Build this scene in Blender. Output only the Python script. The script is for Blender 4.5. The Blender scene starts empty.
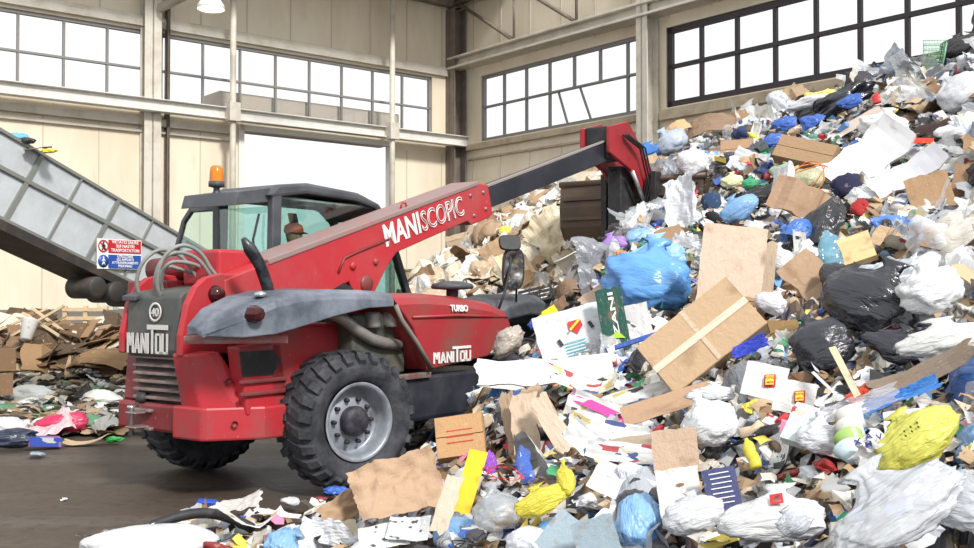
import bpy, bmesh, math, random
import numpy as np
from mathutils import Vector, Matrix, noise
R = math.radians
random.seed(7)
SC = bpy.context.scene
COL = SC.collection
CAM_Z = 1.69; F = 1028.0; PITCH = math.atan(19 / F)

def ray(px, py):
    x = (px - 487) / F; z = (274 - py) / F
    return Vector((x, math.cos(PITCH) - z * math.sin(PITCH), math.sin(PITCH) + z * math.cos(PITCH)))

# ---------------------------------------------------------------- materials
def nodes_of(name):
    m = bpy.data.materials.new(name); m.use_nodes = True
    nt = m.node_tree; nt.nodes.clear()
    out = nt.nodes.new('ShaderNodeOutputMaterial'); b = nt.nodes.new('ShaderNodeBsdfPrincipled')
    nt.links.new(b.outputs[0], out.inputs[0])
    return m, nt, b, out

def nd(nt, t, **kw):
    n = nt.nodes.new(t)
    for k, v in kw.items():
        if k.startswith('_'): setattr(n, k[1:], v)
        else: n.inputs[k].default_value = v
    return n

def noise_mask(nt, scale, lo, hi, detail=6, coord='Object', stretch=None):
    tc = nd(nt, 'ShaderNodeTexCoord')
    src = tc.outputs[coord]
    if stretch:
        mp = nd(nt, 'ShaderNodeMapping'); mp.inputs['Scale'].default_value = stretch
        nt.links.new(src, mp.inputs[0]); src = mp.outputs[0]
    n = nd(nt, 'ShaderNodeTexNoise', Scale=scale, Detail=detail, Roughness=.65)
    nt.links.new(src, n.inputs['Vector'])
    r = nd(nt, 'ShaderNodeMapRange'); r.inputs[1].default_value = lo; r.inputs[2].default_value = hi
    nt.links.new(n.outputs[0], r.inputs[0])
    return r.outputs[0]

def mix(nt, fac, a, b, mode='MIX'):
    n = nd(nt, 'ShaderNodeMix', _data_type='RGBA', _blend_type=mode)
    for i, v in ((0, fac), (6, a), (7, b)):
        if hasattr(v, 'links') or hasattr(v, 'is_linked'): nt.links.new(v, n.inputs[i])
        elif i == 0: n.inputs[0].default_value = v
        else: n.inputs[i].default_value = (*v, 1) if len(v) == 3 else v
    return n.outputs[2]

MATS = {}
def mat(name, col, rough=.5, metal=0., dirt=None, amt=.5, scale=3., bump=0., bscale=20., spec=.5, stretch=None, lo=.45, hi=.7, alpha=1.):
    if name in MATS: return MATS[name]
    m, nt, b, out = nodes_of(name)
    b.inputs['Base Color'].default_value = (*col, 1); b.inputs['Roughness'].default_value = rough
    b.inputs['Metallic'].default_value = metal; b.inputs['Specular IOR Level'].default_value = spec
    if dirt:
        f = noise_mask(nt, scale, lo, hi, stretch=stretch)
        mu = nd(nt, 'ShaderNodeMath', _operation='MULTIPLY'); mu.inputs[1].default_value = amt
        nt.links.new(f, mu.inputs[0])
        nt.links.new(mix(nt, mu.outputs[0], col, dirt), b.inputs['Base Color'])
    if bump:
        tc = nd(nt, 'ShaderNodeTexCoord'); n = nd(nt, 'ShaderNodeTexNoise', Scale=bscale, Detail=4)
        nt.links.new(tc.outputs['Object'], n.inputs['Vector'])
        bp = nd(nt, 'ShaderNodeBump', Strength=bump, Distance=.02)
        nt.links.new(n.outputs[0], bp.inputs['Height']); nt.links.new(bp.outputs[0], b.inputs['Normal'])
    MATS[name] = m
    return m

# ---------------------------------------------------------------- mesh building
class MB:
    def __init__(s): s.v = []; s.f = []; s.sm = []
    def add(s, vs, fs, smooth=False, M=None):
        o = len(s.v)
        if M is not None: vs = [M @ Vector(v) for v in vs]
        s.v += [tuple(v) for v in vs]; s.f += [tuple(i + o for i in f) for f in fs]; s.sm += [smooth] * len(fs)
        return s
    def box(s, x0, x1, y0, y1, z0, z1, M=None):
        vs = [(x, y, z) for x in (x0, x1) for y in (y0, y1) for z in (z0, z1)]
        return s.add(vs, [(0, 1, 3, 2), (4, 6, 7, 5), (0, 4, 5, 1), (2, 3, 7, 6), (0, 2, 6, 4), (1, 5, 7, 3)], M=M)
    def prism(s, pts, a, b, axis='y', M=None):
        """polygon pts (u,v) extruded along axis between a and b"""
        def P(u, v, w): return (u, w, v) if axis == 'y' else ((w, u, v) if axis == 'x' else (u, v, w))
        n = len(pts)
        vs = [P(u, v, a) for u, v in pts] + [P(u, v, b) for u, v in pts]
        fs = [tuple(range(n)), tuple(range(2 * n - 1, n - 1, -1))] + [(i, i + n, (i + 1) % n + n, (i + 1) % n) for i in range(n)]
        return s.add(vs, fs, M=M)
    def loft(s, secs, closed=True, caps=True, smooth=False, M=None):
        n = len(secs[0]); vs = [p for sec in secs for p in sec]; fs = []
        for i in range(len(secs) - 1):
            for j in range(n if closed else n - 1):
                k = (j + 1) % n
                fs.append((i * n + j, i * n + k, (i + 1) * n + k, (i + 1) * n + j))
        if caps and closed: fs += [tuple(range(n - 1, -1, -1)), tuple(range((len(secs) - 1) * n, len(secs) * n))]
        return s.add(vs, fs, smooth, M)
    def tube(s, pts, r, n=10, closed=False, M=None, flat=1.):
        pts = [Vector(p) for p in pts]; rs = r if hasattr(r, '__len__') else [r] * len(pts)
        secs = []; up = None
        for i, p in enumerate(pts):
            a = pts[i - 1] if i or closed else p; b = pts[(i + 1) % len(pts)] if i < len(pts) - 1 or closed else p
            t = (b - a).normalized()
            if up is None: up = t.orthogonal().normalized()
            up = (up - t * up.dot(t)).normalized(); w = t.cross(up)
            secs.append([p + (up * math.cos(2 * math.pi * k / n) + w * math.sin(2 * math.pi * k / n) * flat) * rs[i] for k in range(n)])
        if closed: secs.append(secs[0])
        return s.loft(secs, caps=not closed, smooth=True, M=M)
    def lathe(s, prof, n=32, axis='z', M=None, smooth=True):
        """prof: (radius, height) pairs"""
        secs = []
        for k in range(n):
            a = 2 * math.pi * k / n; c, d = math.cos(a), math.sin(a)
            secs.append([(r * c, r * d, h) if axis == 'z' else (r * c, h, r * d) for r, h in prof])
        secs.append(secs[0])
        return s.loft(secs, closed=False, caps=False, smooth=smooth, M=M)
    def mesh(s, name):
        me = bpy.data.meshes.new(name); me.from_pydata(s.v, [], s.f)
        me.polygons.foreach_set('use_smooth', s.sm)
        bm = bmesh.new(); bm.from_mesh(me); bmesh.ops.remove_doubles(bm, verts=bm.verts, dist=1e-5)
        bmesh.ops.recalc_face_normals(bm, faces=bm.faces); bm.to_mesh(me); bm.free()
        return me
    def build(s, name, m, parent=None, bevel=0., seg=2, loc=None, rot=None):
        me = s.mesh(name); o = bpy.data.objects.new(name, me); COL.objects.link(o)
        if m: me.materials.append(m)
        if parent: o.parent = parent
        if loc: o.location = loc
        if rot: o.rotation_euler = rot
        if bevel:
            b = o.modifiers.new('b', 'BEVEL'); b.width = bevel; b.segments = seg; b.limit_method = 'ANGLE'; b.angle_limit = R(35)
        return o

def tag(o, label, cat, group=None, kind=None):
    if label: o['label'] = label
    if cat: o['category'] = cat
    if group: o['group'] = group
    if kind: o['kind'] = kind
    return o
def root(name, loc, rz=0, label=None, cat=None, group=None):
    o = bpy.data.objects.new(name, None); COL.objects.link(o); o.location = loc; o.rotation_euler = (0, 0, rz)
    o.empty_display_size = .1
    return tag(o, label, cat, group)
def struct(o): o['kind'] = 'structure'; return o

def text_mesh(txt, size, extrude=.004, offset=0., outline=0., sx=1., spacing=1., align='LEFT'):
    cu = bpy.data.curves.new('t', 'FONT'); cu.body = txt; cu.size = size; cu.offset = offset; cu.space_character = spacing
    cu.align_x = align; cu.resolution_u = 3
    if outline: cu.fill_mode = 'NONE'; cu.bevel_depth = outline; cu.bevel_resolution = 0
    else: cu.extrude = extrude
    o = bpy.data.objects.new('t', cu); COL.objects.link(o)
    dg = bpy.context.evaluated_depsgraph_get()
    me = bpy.data.meshes.new_from_object(o.evaluated_get(dg))
    bpy.data.objects.remove(o); bpy.data.curves.remove(cu)
    if sx != 1.: me.transform(Matrix.Diagonal((sx, 1, 1, 1)))
    return me
def text_obj(name, me, m, parent, M):
    me.transform(M); me.materials.clear(); me.materials.append(m)
    o = bpy.data.objects.new(name, me); COL.objects.link(o)
    if parent: o.parent = parent
    return o
def frameM(origin, xdir, ydir):
    x = Vector(xdir).normalized(); y = Vector(ydir).normalized(); z = x.cross(y).normalized(); y = z.cross(x)
    M = Matrix((x, y, z)).transposed().to_4x4(); M.translation = Vector(origin); return M
# ================================================================ the hall
CX0, CY0 = -.84, 30.0
UA = Vector((-.774, -.633, 0)).normalized(); VB = Vector((.633, -.774, 0)).normalized()
MA = frameM((CX0, CY0, 0), UA, (0, 0, 1))       # local x = along, y = up, z = out of the room or in
NA = Vector((.633, -.774, 0))                    # wall A normal into the room
NB = Vector((-.774, -.633, 0))
def wm(u, n, z, which):
    a, nn = (UA, NA) if which == 'A' else (VB, NB)
    return Vector((CX0, CY0, 0)) + a * u + nn * n + Vector((0, 0, z))
def wbox(mb, w, u0, u1, n0, n1, z0, z1):
    vs = [wm(u, n, z, w) for u in (u0, u1) for n in (n0, n1) for z in (z0, z1)]
    return mb.add(vs, [(0, 1, 3, 2), (4, 6, 7, 5), (0, 4, 5, 1), (2, 3, 7, 6), (0, 2, 6, 4), (1, 5, 7, 3)])

def wall_mat():
    m, nt, b, out = nodes_of('cream_panel')
    f = noise_mask(nt, .7, .42, .75, stretch=(1, 1, .35)); f2 = noise_mask(nt, 3, .62, .95, stretch=(1, 1, .25))
    c = mix(nt, f, (.76, .68, .54), (.64, .54, .40)); c = mix(nt, f2, c, (.50, .40, .27))
    nt.links.new(c, b.inputs['Base Color']); b.inputs['Roughness'].default_value = .75
    return m
W_M = wall_mat()
STEEL = mat('beige_steel', (.62, .58, .50), .55, dirt=(.40, .34, .27), amt=.7, scale=2)
STEEL_D = mat('brown_steel', (.16, .13, .11), .6, dirt=(.3, .25, .2), amt=.5, scale=3)
FRAME_G = mat('grey_sash', (.22, .21, .20), .5)
FRAME_D = mat('dark_sash', (.035, .025, .03), .5)
CONC = mat('plinth_concrete', (.19, .175, .15), .85, dirt=(.16, .14, .12), amt=.8, scale=1.2, bump=.4)

def glass_mat():
    m, nt, b, out = nodes_of('window_glass')
    t = nd(nt, 'ShaderNodeBsdfTransparent'); g = nd(nt, 'ShaderNodeBsdfGlossy', Roughness=.03)
    mx = nd(nt, 'ShaderNodeMixShader'); mx.inputs[0].default_value = .03
    nt.links.new(t.outputs[0], mx.inputs[1]); nt.links.new(g.outputs[0], mx.inputs[2]); nt.links.new(mx.outputs[0], out.inputs[0])
    nt.nodes.remove(b); return m
GLASS = glass_mat()

def wall_with_holes(name, w, u0, u1, z0, z1, holes):
    """holes: (ua, ub, za, zb)"""
    us = sorted({u0, u1, *[h[0] for h in holes], *[h[1] for h in holes]}); zs = sorted({z0, z1, *[h[2] for h in holes], *[h[3] for h in holes]})
    mb = MB()
    for a, b in zip(us, us[1:]):
        # merge vertical runs
        run = None
        for c, d in list(zip(zs, zs[1:])) + [(None, None)]:
            solid = c is not None and not any(h[0] <= a and b <= h[1] and h[2] <= c and d <= h[3] for h in holes)
            if solid: run = (run[0], d) if run else (c, d)
            elif run: wbox(mb, w, a, b, -.18, 0, *run); run = None
    return struct(mb.build(name, W_M))
A_HOLES = [(.95, 8.95, 6.2, 7.88), (9.2, 17.2, 6.2, 7.88), (2.39, 6.82, 0, 5.78)]
B_HOLES = [(1.06, 7.2, 6.0, 7.87), (7.92, 19.5, 6.0, 7.87)]
wall_with_holes('wall_left', 'A', 0, 19, 0, 10.2, A_HOLES)
wall_with_holes('wall_right', 'B', -.2, 21, 0, 10.2, B_HOLES)

def window(name, w, u0, u1, z0, z1, zm, step, fm, t, skip=()):
    r = root(name, wm((u0 + u1) / 2, -.09, z0, w)); r['kind'] = 'structure'
    inv = Matrix.Translation(-r.location)
    mb = MB()
    for a, b, c, d in ((u0, u1, z0, z0 + t * 1.6), (u0, u1, z1 - t * 1.6, z1), (u0, u0 + t * 1.6, z0, z1), (u1 - t * 1.6, u1, z0, z1), (u0, u1, zm - t / 2, zm + t / 2)):
        wbox(mb, w, a, b, -.14, -.04, c, d)
    k = u0 + step
    while k < u1 - .3:
        for c, d, bi in ((z0, zm, 1), (zm, z1, 0)):
            if (round((k - u0) / step), bi) not in skip: wbox(mb, w, k - t / 2, k + t / 2, -.13, -.05, c, d)
        k += step
    o = mb.build('window_frame', fm, r); o.data.transform(inv)
    g = MB(); wbox(g, w, u0 + t, u1 - t, -.095, -.09, z0 + t, z1 - t); g = g.build('pane', GLASS, r); g.data.transform(inv)
    return r
window('window_1', 'A', .95, 8.95, 6.2, 7.88, 6.98, .985, FRAME_G, .05)
window('window_2', 'A', 9.2, 17.2, 6.2, 7.88, 6.98, .97, FRAME_G, .05)
w3 = window('window_3', 'B', 1.06, 7.2, 6.0, 7.87, 6.97, .93, FRAME_G, .055, skip={(4, 1), (5, 1)})
window('window_4', 'B', 7.92, 19.5, 6.0, 7.87, 6.95, .98, FRAME_D, .09)
# two leaning bars in the broken lower row of window_3
mb = MB()
for ua, ub in ((4.15, 4.5), (4.95, 5.35)):
    vs = [wm(ua + d, n, 6.95, 'B') - w3.location for d in (0, .05) for n in (-.12, -.07)] + [wm(ub + d, n, 6.05, 'B') - w3.location for d in (0, .05) for n in (-.12, -.07)]
    mb.add(vs, [(0, 1, 3, 2), (4, 6, 7, 5), (0, 4, 5, 1), (2, 3, 7, 6), (0, 2, 6, 4), (1, 5, 7, 3)])
mb.build('leaning_bar', FRAME_G, w3)

def trim(i, m, *boxes):
    mb = MB()
    for b in boxes: wbox(mb, *b)
    return struct(mb.build('trim_%d' % i, m, bevel=.01, seg=1))
# panel joints: narrow cover strips
mb = MB()
for k in range(15):
    u = .6 + k * 1.22
    for z0, z1 in ((1.33, 5.7), (8.1, 10.1)):
        if z0 < 5 and 2.2 < u < 7: continue
        wbox(mb, 'A', u, u + .03, 0, .012, z0, z1)
struct(mb.build('trim_1', mat('joint_strip', (.55, .48, .38), .7)))
mb = MB()
for k in range(16):
    for z0, z1 in ((0, 5.6), (8.1, 10.1)): wbox(mb, 'B', .7 + k * 1.22, .73 + k * 1.22, 0, .012, z0, z1)
struct(mb.build('trim_2', MATS['joint_strip']))
trim(3, STEEL, ('A', .2, 19, 0, .10, 7.95, 8.12), ('A', .2, 19, 0, .06, 8.12, 8.22))     # rail above the left windows
trim(4, STEEL, ('A', 7.1, 19, 0, .14, 5.62, 5.8), ('A', 7.1, 19, 0, .08, 5.45, 5.52))
trim(5, CONC, ('A', .1, 2.3, 0, .08, 0, 1.33), ('A', 6.9, 19, 0, .08, 0, 1.33))
trim(6, mat('silver_beam', (.66, .64, .60), .45, dirt=(.45, .42, .38), amt=.5, scale=4), ('A', -.2, 19, .42, .46, 5.93, 6.17), ('A', -.2, 19, .30, .56, 5.90, 5.94), ('A', -.2, 19, .30, .56, 6.17, 6.20))
trim(7, MATS['silver_beam'], ('A', -.42, -.22, .34, .54, 0, 6.25))
# columns
def hcol(i, w, u, n, wd, dp, z1, m):
    mb = MB(); wbox(mb, w, u - wd / 2, u + wd / 2, n, n + .03, 0, z1); wbox(mb, w, u - wd / 2, u + wd / 2, n + dp - .03, n + dp, 0, z1); wbox(mb, w, u - .02, u + .02, n, n + dp, 0, z1)
    struct(mb.build('column', m)); 
hcol(0, 'A', 9.24, .02, .40, .30, 10.1, STEEL)
hcol(0, 'A', 8.82, .02, .06, .2, 10.1, STEEL_D)
hcol(0, 'B', .18, .05, .50, .42, 9.9, STEEL_D)
hcol(0, 'B', 7.56, .05, .34, .40, 10.1, STEEL)
for u in (7.38, 2.74):
    mb = MB(); mb.tube([wm(u, .62, 0, 'A'), wm(u, .62, 10.1, 'A')], .075, 12); struct(mb.build('column', STEEL))
    mb = MB(); wbox(mb, 'A', u - .14, u + .14, .48, .76, 5.85, 6.3); struct(mb.build('trim_8', STEEL))
# crane rail on the right wall, sills, truss
trim(9, STEEL, ('B', .1, 20, .02, .5, 8.14, 8.2), ('B', .1, 20, .30, .34, 8.2, 8.42), ('B', .1, 20, .15, .5, 8.42, 8.48))
trim(10, mat('sill_tan', (.44, .37, .27), .7, dirt=(.25, .18, .12), amt=.7, scale=3), ('B', .5, 7.3, 0, .12, 5.78, 5.95), ('B', 7.8, 20, 0, .14, 5.70, 5.95), ('B', .5, 7.3, 0, .06, 5.5, 5.56), ('B', 7.8, 20, 0, .08, 5.3, 5.4))
mb = MB()
def bar(w, p, q, r=.05):
    mb.tube([wm(p[0], .35, p[1], w), wm(q[0], .35, q[1], w)], r, 4)
us = [.5, 2.9, 5.3, 7.7, 10.1, 12.5]
for i, u in enumerate(us[1:]):
    bar('B', (u, 8.48), (u, 10.1)); bar('B', (u, 8.48), (us[i], 10.0))
bar('B', (.1, 10.05), (20, 10.05), .09)
struct(mb.build('truss_1', STEEL_D))
mb = MB(); wbox(mb, 'A', .1, 19, .1, .3, 9.95, 10.15); struct(mb.build('trim_11', STEEL_D))
# sloping pale bracket beam high up at the left column
mb = MB(); mb.tube([wm(9.12, .4, 8.35, 'A'), wm(6.6, 5.2, 9.9, 'A')], .11, 4); struct(mb.build('beam_1', STEEL))
# door hood, seen through the panes, outside the wall
mb = MB(); wbox(mb, 'A', 1.9, 7.3, -1.3, -.3, 5.9, 6.75); struct(mb.build('door_hood', mat('hood_grey', (.42, .38, .33), .7)))
# door opening frame
mb = MB()
for a, b, c, d in ((2.27, 2.41, 0, 5.9), (6.80, 6.95, 0, 5.9), (2.3, 6.9, 5.76, 5.9)): wbox(mb, 'A', a, b, -.2, .06, c, d)
struct(mb.build('door_1', mat('pale_door_frame', (.75, .73, .68), .5)))
# roof cut to a strip that admits sun and shades the wall top, and the outside ground
mb = MB()
pts = [wm(-.3, -.3, 0, 'A'), wm(20, -.3, 0, 'A'), wm(20, 2.6, 0, 'A'), wm(-.3, 2.6, 0, 'A')]
mb.add([(p.x, p.y, z) for z in (10.2, 10.4) for p in pts], [(0, 1, 2, 3), (7, 6, 5, 4), (0, 4, 5, 1), (1, 5, 6, 2), (2, 6, 7, 3), (3, 7, 4, 0)])
struct(mb.build('ceiling_strip', mat('ceiling_white', (.78, .76, .70), .7)))
# floor
def floor_mat():
    m, nt, b, out = nodes_of('stained_concrete')
    f = noise_mask(nt, .35, .35, .68, 8); f2 = noise_mask(nt, 1.1, .5, .75, 8, stretch=(.25, 1.6, 1)); f3 = noise_mask(nt, 9, .5, .8)
    c = mix(nt, f, (.050, .036, .026), (.088, .064, .047)); c = mix(nt, f2, c, (.12, .105, .09)); c = mix(nt, f3, c, (.022, .018, .015))
    nt.links.new(c, b.inputs['Base Color'])
    r = nd(nt, 'ShaderNodeMapRange'); nt.links.new(f, r.inputs[0]); r.inputs[3].default_value = .45; r.inputs[4].default_value = .75
    nt.links.new(r.outputs[0], b.inputs['Roughness'])
    tc = nd(nt, 'ShaderNodeTexCoord'); n = nd(nt, 'ShaderNodeTexNoise', Scale=14, Detail=6); nt.links.new(tc.outputs['Object'], n.inputs['Vector'])
    bp = nd(nt, 'ShaderNodeBump', Strength=.35, Distance=.02); nt.links.new(n.outputs[0], bp.inputs['Height']); nt.links.new(bp.outputs[0], b.inputs['Normal'])
    return m
mb = MB(); mb.add([(-40, -12, 0), (40, -12, 0), (40, 70, 0), (-40, 70, 0), (-40, -12, -.2), (40, -12, -.2), (40, 70, -.2), (-40, 70, -.2)], [(0, 1, 2, 3), (7, 6, 5, 4), (0, 4, 5, 1), (1, 5, 6, 2), (2, 6, 7, 3), (3, 7, 4, 0)])
struct(mb.build('floor', floor_mat()))

# hanging lamp
LP = ray(211, 5); LP = Vector((0, 0, CAM_Z)) + LP * (18.5 / LP.y)
lamp = root('pendant_lamp', (LP.x, LP.y, LP.z - .08), 0, 'white dome lamp hanging high in front of the upper left wall', 'lamp')
m = MB(); m.lathe([(.24, 0), (.25, .01), (.23, .09), (.15, .2), (.08, .26), (.05, .4), (0, .4)], 32); m.build('lamp_shade', mat('enamel', (.75, .73, .68), .35), lamp)
m = MB(); m.lathe([(0, .02), (.2, .02), (.22, .03)], 32)
lm, nt, b, out = nodes_of('lamp_glow'); b.inputs['Emission Color'].default_value = (1, .95, .85, 1); b.inputs['Emission Strength'].default_value = 5
m.build('diffuser', lm, lamp)
m = MB(); m.tube([(0, 0, .4), (0, 0, 10.2 - lamp.location.z)], .012, 6); m.build('cord', STEEL_D, lamp)

# ================================================================ conveyor
HX = math.radians(59)
conv = root('conveyor', (-5.27, 14.0, 0), HX, 'grey galvanised inclined belt conveyor with high panelled side and safety sign', 'conveyor')
GALV = mat('galvanised_sheet', (.58, .62, .65), .45, .2, dirt=(.36, .38, .38), amt=.6, scale=2.2, lo=.4, hi=.7)
GALV2 = mat('galvanised_rail', (.24, .25, .23), .45, .3, dirt=(.25, .25, .22), amt=.5, scale=5)
DARKM = mat('rusty_black', (.03, .026, .024), .6, dirt=(.10, .07, .05), amt=.7, scale=4)
def ztop(x): return 3.10 - .404 * x
def zmid(x): return 2.68 - .375 * x
def zbot(x): return 2.04 - .385 * x
XL, XR = -4.2, 2.6
for side, y in ((0, 0.), (1, .7)):
    m = MB(); m.prism([(XL, ztop(XL)), (XR, ztop(XR)), (XR, zbot(XR)), (XL, zbot(XL))], y - .01, y + .01); m.build('side_panel', GALV, conv)
    m = MB()
    for zf, w in ((ztop, .05), (zmid, .06), (zbot, .05)):
        m.prism([(XL, zf(XL) + w / 2), (XR, zf(XR) + w / 2), (XR, zf(XR) - w / 2), (XL, zf(XL) - w / 2)], y - .05, y + .05 if side else y + .02)
    m.build('side_rail', GALV2, conv, bevel=.006)
    if side == 0:
        k = 0; x = -.19 - .63 * 6
        for x in [-.24 + .60 * i for i in range(-6, 5)]:
            m = MB(); zb, zt = zbot(x), ztop(x + .52); w = .035 if (i := round((x + .24) / .6)) % 2 == 0 else .015
            m.prism([(x - w, zb), (x + w, zb), (x + .52 + w, zt), (x + .52 - w, zt)], y - .045, y + .02); m.build('post', GALV2, conv)
m = MB()
m.prism([(XL, zbot(XL) - .02), (1.0, zbot(1.0) - .02), (1.0, zbot(1.0) - .14), (XL, zbot(XL) - .16)], -.06, .76); m.build('belt_frame', DARKM, conv)
m = MB(); m.prism([(XL, zmid(XL) - .3), (XR, zmid(XR) - .3), (XR, zmid(XR) - .34), (XL, zmid(XL) - .34)], .02, .68); m.build('belt', mat('belt_rubber', (.03, .03, .03), .8), conv)
m = MB()
for x in (-.12, .2, .52, .82):
    m.lathe([(0, -.12), (.13, -.12), (.15, -.1), (.15, .38), (.13, .4), (0, .4)], 20, 'y', M=Matrix.Translation((x, 0, zbot(x) - .30 + .2 * x)))
m.build('drive_drum', DARKM, conv)
for x in (-3.6, 1.6):
    for y in (0.05, .65):
        m = MB(); m.box(x - .06, x + .06, y - .06, y + .06, 0, zbot(x)); m.build('leg', GALV2, conv)
# safety sign
SIGN = mat('sign_white', (.85, .85, .83), .4); RED = mat('sign_red', (.50, .02, .03), .4); BLUE = mat('sign_blue', (.02, .08, .36), .4)
SR = mat('prohibition_red', (.55, .03, .03), .4)
sg = MB().box(-.10, .645, -.065, -.05, 2.02, 2.43).build('sign_plate', SIGN, conv)
MB().box(.08, .63, -.072, -.065, 2.24, 2.42).build('red_field', RED, sg)
MB().box(.08, .63, -.072, -.065, 2.03, 2.215).build('blue_field', BLUE, sg)
def ctext(txt, x, z, size, mm, parent, sx=1, y=-.076):
    text_obj('lettering', text_mesh(txt, size, .002, size * .012, sx=sx, align='CENTER'), mm, parent, frameM((x, y, z), (1, 0, 0), (0, 0, 1)))
ctext('VIETATO SALIRE', .355, 2.372, .062, SIGN, sg); ctext('SUI NASTRI', .355, 2.315, .062, SIGN, sg); ctext('TRASPORTATORI', .355, 2.258, .062, SIGN, sg)
for i, t in enumerate(('UTILIZZARE', 'GLI APPOSITI', 'ATTRAVERSAMENTI', 'PEDONALI')): ctext(t, .355, 2.178 - i * .044, .05, SIGN, sg)
m = MB(); m.lathe([(.068, 0), (.085, 0), (.085, .006), (.068, .006), (.068, 0)], 28, 'y', M=Matrix.Translation((-.005, -.074, 2.33)))
m.box(-.008, .008, 0, .006, -.07, .07, M=Matrix.Translation((-.005, -.077, 2.33)) @ Matrix.Rotation(R(-45), 4, 'Y')); m.build('prohibition_ring', SR, sg)
m = MB(); m.lathe([(0, 0), (.085, 0), (.085, .006), (0, .006)], 28, 'y', M=Matrix.Translation((-.005, -.074, 2.125))); m.build('mandatory_disc', BLUE, sg)
def manikin(zc, mm):
    m = MB(); T = Matrix.Translation((-.005, -.078, zc))
    m.lathe([(0, 0), (.013, 0), (.013, .004), (0, .004)], 12, 'y', M=T @ Matrix.Translation((0, 0, .048)))
    for a, b in (((0, .035), (0, -.01)), ((0, -.01), (-.025, -.055)), ((0, -.01), (.025, -.055)), ((0, .028), (-.028, -.005)), ((0, .028), (.028, -.005))):
        m.tube([(a[0], 0, a[1]), (b[0], 0, b[1])], .008, 5, M=T)
    m.build('walking_figure', mm, sg)
manikin(2.33, mat('pictogram_black', (.02, .02, .02), .5)); manikin(2.125, SIGN)
# ================================================================ telehandler (local x forward, y left, z up)
TO = (-1.97, 9.36, 0)
tele = root('telehandler', TO, R(55), 'red telescopic handler with grey cab and raised boom beside the waste heap', 'telehandler')
def redmat(name, dirt, amt, scale, base=(.44, .026, .036)):
    m, nt, b, out = nodes_of(name)
    f = noise_mask(nt, scale, .45, .75, 8); f2 = noise_mask(nt, scale * 9, .65, .76, 4)
    mu = nd(nt, 'ShaderNodeMath', _operation='MULTIPLY'); mu.inputs[1].default_value = amt; nt.links.new(f, mu.inputs[0])
    c = mix(nt, mu.outputs[0], base, dirt); c = mix(nt, f2, c, (.42, .20, .19))
    nt.links.new(c, b.inputs['Base Color']); b.inputs['Roughness'].default_value = .45
    MATS[name] = m; return m
RD = redmat('red_paint', (.20, .085, .08), .85, 2.8)
RDD = redmat('dusty_shaded_red_paint', (.15, .09, .08), .85, 2.2, (.22, .022, .028))  # dark copy of the red: rear parts carry their shade in it
RDB = redmat('bonnet_red_paint', (.14, .11, .08), .9, 1.3, (.36, .03, .038))
DK = mat('dark_grey_plastic', (.055, .06, .07), .55, dirt=(.16, .17, .19), amt=.7, scale=3)
FEN = mat('dusty_fender_plastic', (.07, .085, .11), .5, dirt=(.22, .25, .30), amt=.85, scale=2.5, lo=.4, hi=.65)
BLK = mat('matt_black', (.018, .018, .02), .6, dirt=(.07, .065, .06), amt=.6, scale=5)
HOOD = mat('hood_grey_paint', (.075, .08, .075), .55, dirt=(.16, .15, .13), amt=.6, scale=4)
WORN = mat('worn_steel', (.30, .26, .25), .45, .5, dirt=(.30, .06, .05), amt=.8, scale=8)
STL = mat('bare_steel', (.55, .56, .58), .3, .8, dirt=(.3, .28, .25), amt=.5, scale=6)
DUST = mat('dusty_boom_edge', (.27, .20, .19), .7, dirt=(.4, .12, .11), amt=.5, scale=6)
WHT = mat('decal_white', (.80, .78, .76), .5); WHTD = mat('worn_decal', (.62, .60, .58), .6)
def P(mb, name, m, bevel=.01, parent=tele): return mb.build(name, m, parent, bevel)
# chassis
P(MB().box(-.75, 3.2, -.42, .45, .55, 1.0), 'chassis', BLK)
P(MB().prism([(-1.08, .74), (-1.08, -.36), (-1.02, -.42), (-.75, -.62), (-.45, -.70), (-.45, .74)], .53, .77, 'z'), 'bumper', RDD, .03)
# rear body: left and right posts with a grille between
P(MB().prism([(-1.02, .77), (-.98, 1.20), (-.35, 1.2), (-.35, .77)], .53, .74), 'rear_post', RDD, .02)
pr = P(MB().loft([[(-1.10, -.14, .74), (-1.10, -.37, .74), (-.88, -.60, .74), (-.72, -.62, .74), (-.72, -.14, .74)], [(-1.17, -.10, 1.20), (-1.17, -.31, 1.20), (-1.08, -.42, 1.21), (-.98, -.46, 1.22), (-.98, -.10, 1.22)]]), 'rear_post', RD, .02)
bcn = P(MB().prism([(-1.13, -.06), (-1.13, -.41), (-1.10, -.45), (-.74, -.73), (-.50, -.76), (-.50, -.06)], .505, .775, 'z'), 'bumper_corner', RD, .02)
for c_, z_ in (((-.93, -.585), .64), ((-.95, -.535), .98)):
    MB().lathe([(0, 0), (.022, 0), (.026, .02)], 12, 'z', M=frameM((c_[0] - .005, c_[1] - .008, z_), (.78, -.62, 0), (0, 0, 1))).build('corner_bolt', RDD, bcn)
P(MB().box(-1.0, -.9, -.14, .60, .76, 1.18), 'grille_backing', BLK)
for i in range(6):
    P(MB().prism([(-1.07, .80 + i * .068), (-1.00, .825 + i * .068), (-1.00, .84 + i * .068), (-1.07, .815 + i * .068)], -.12, .54), 'grille_slat', mat('slat_grey_red', (.20, .13, .12), .5, dirt=(.36, .33, .31), amt=.6, scale=5), 0)
P(MB().prism([(-1.09, 1.16), (-1.11, 1.22), (-1.09, 1.66), (-1.05, 1.70), (-.4, 1.78), (-.4, 1.16)], -.10, .585), 'engine_hood', HOOD, .02)
hd = MB(); hd.prism([(-1.14, 1.62), (-1.14, 1.665), (-1.02, 1.70), (-1.02, 1.66)], .42, .60); P(hd, 'hood_latch', DK)
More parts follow.
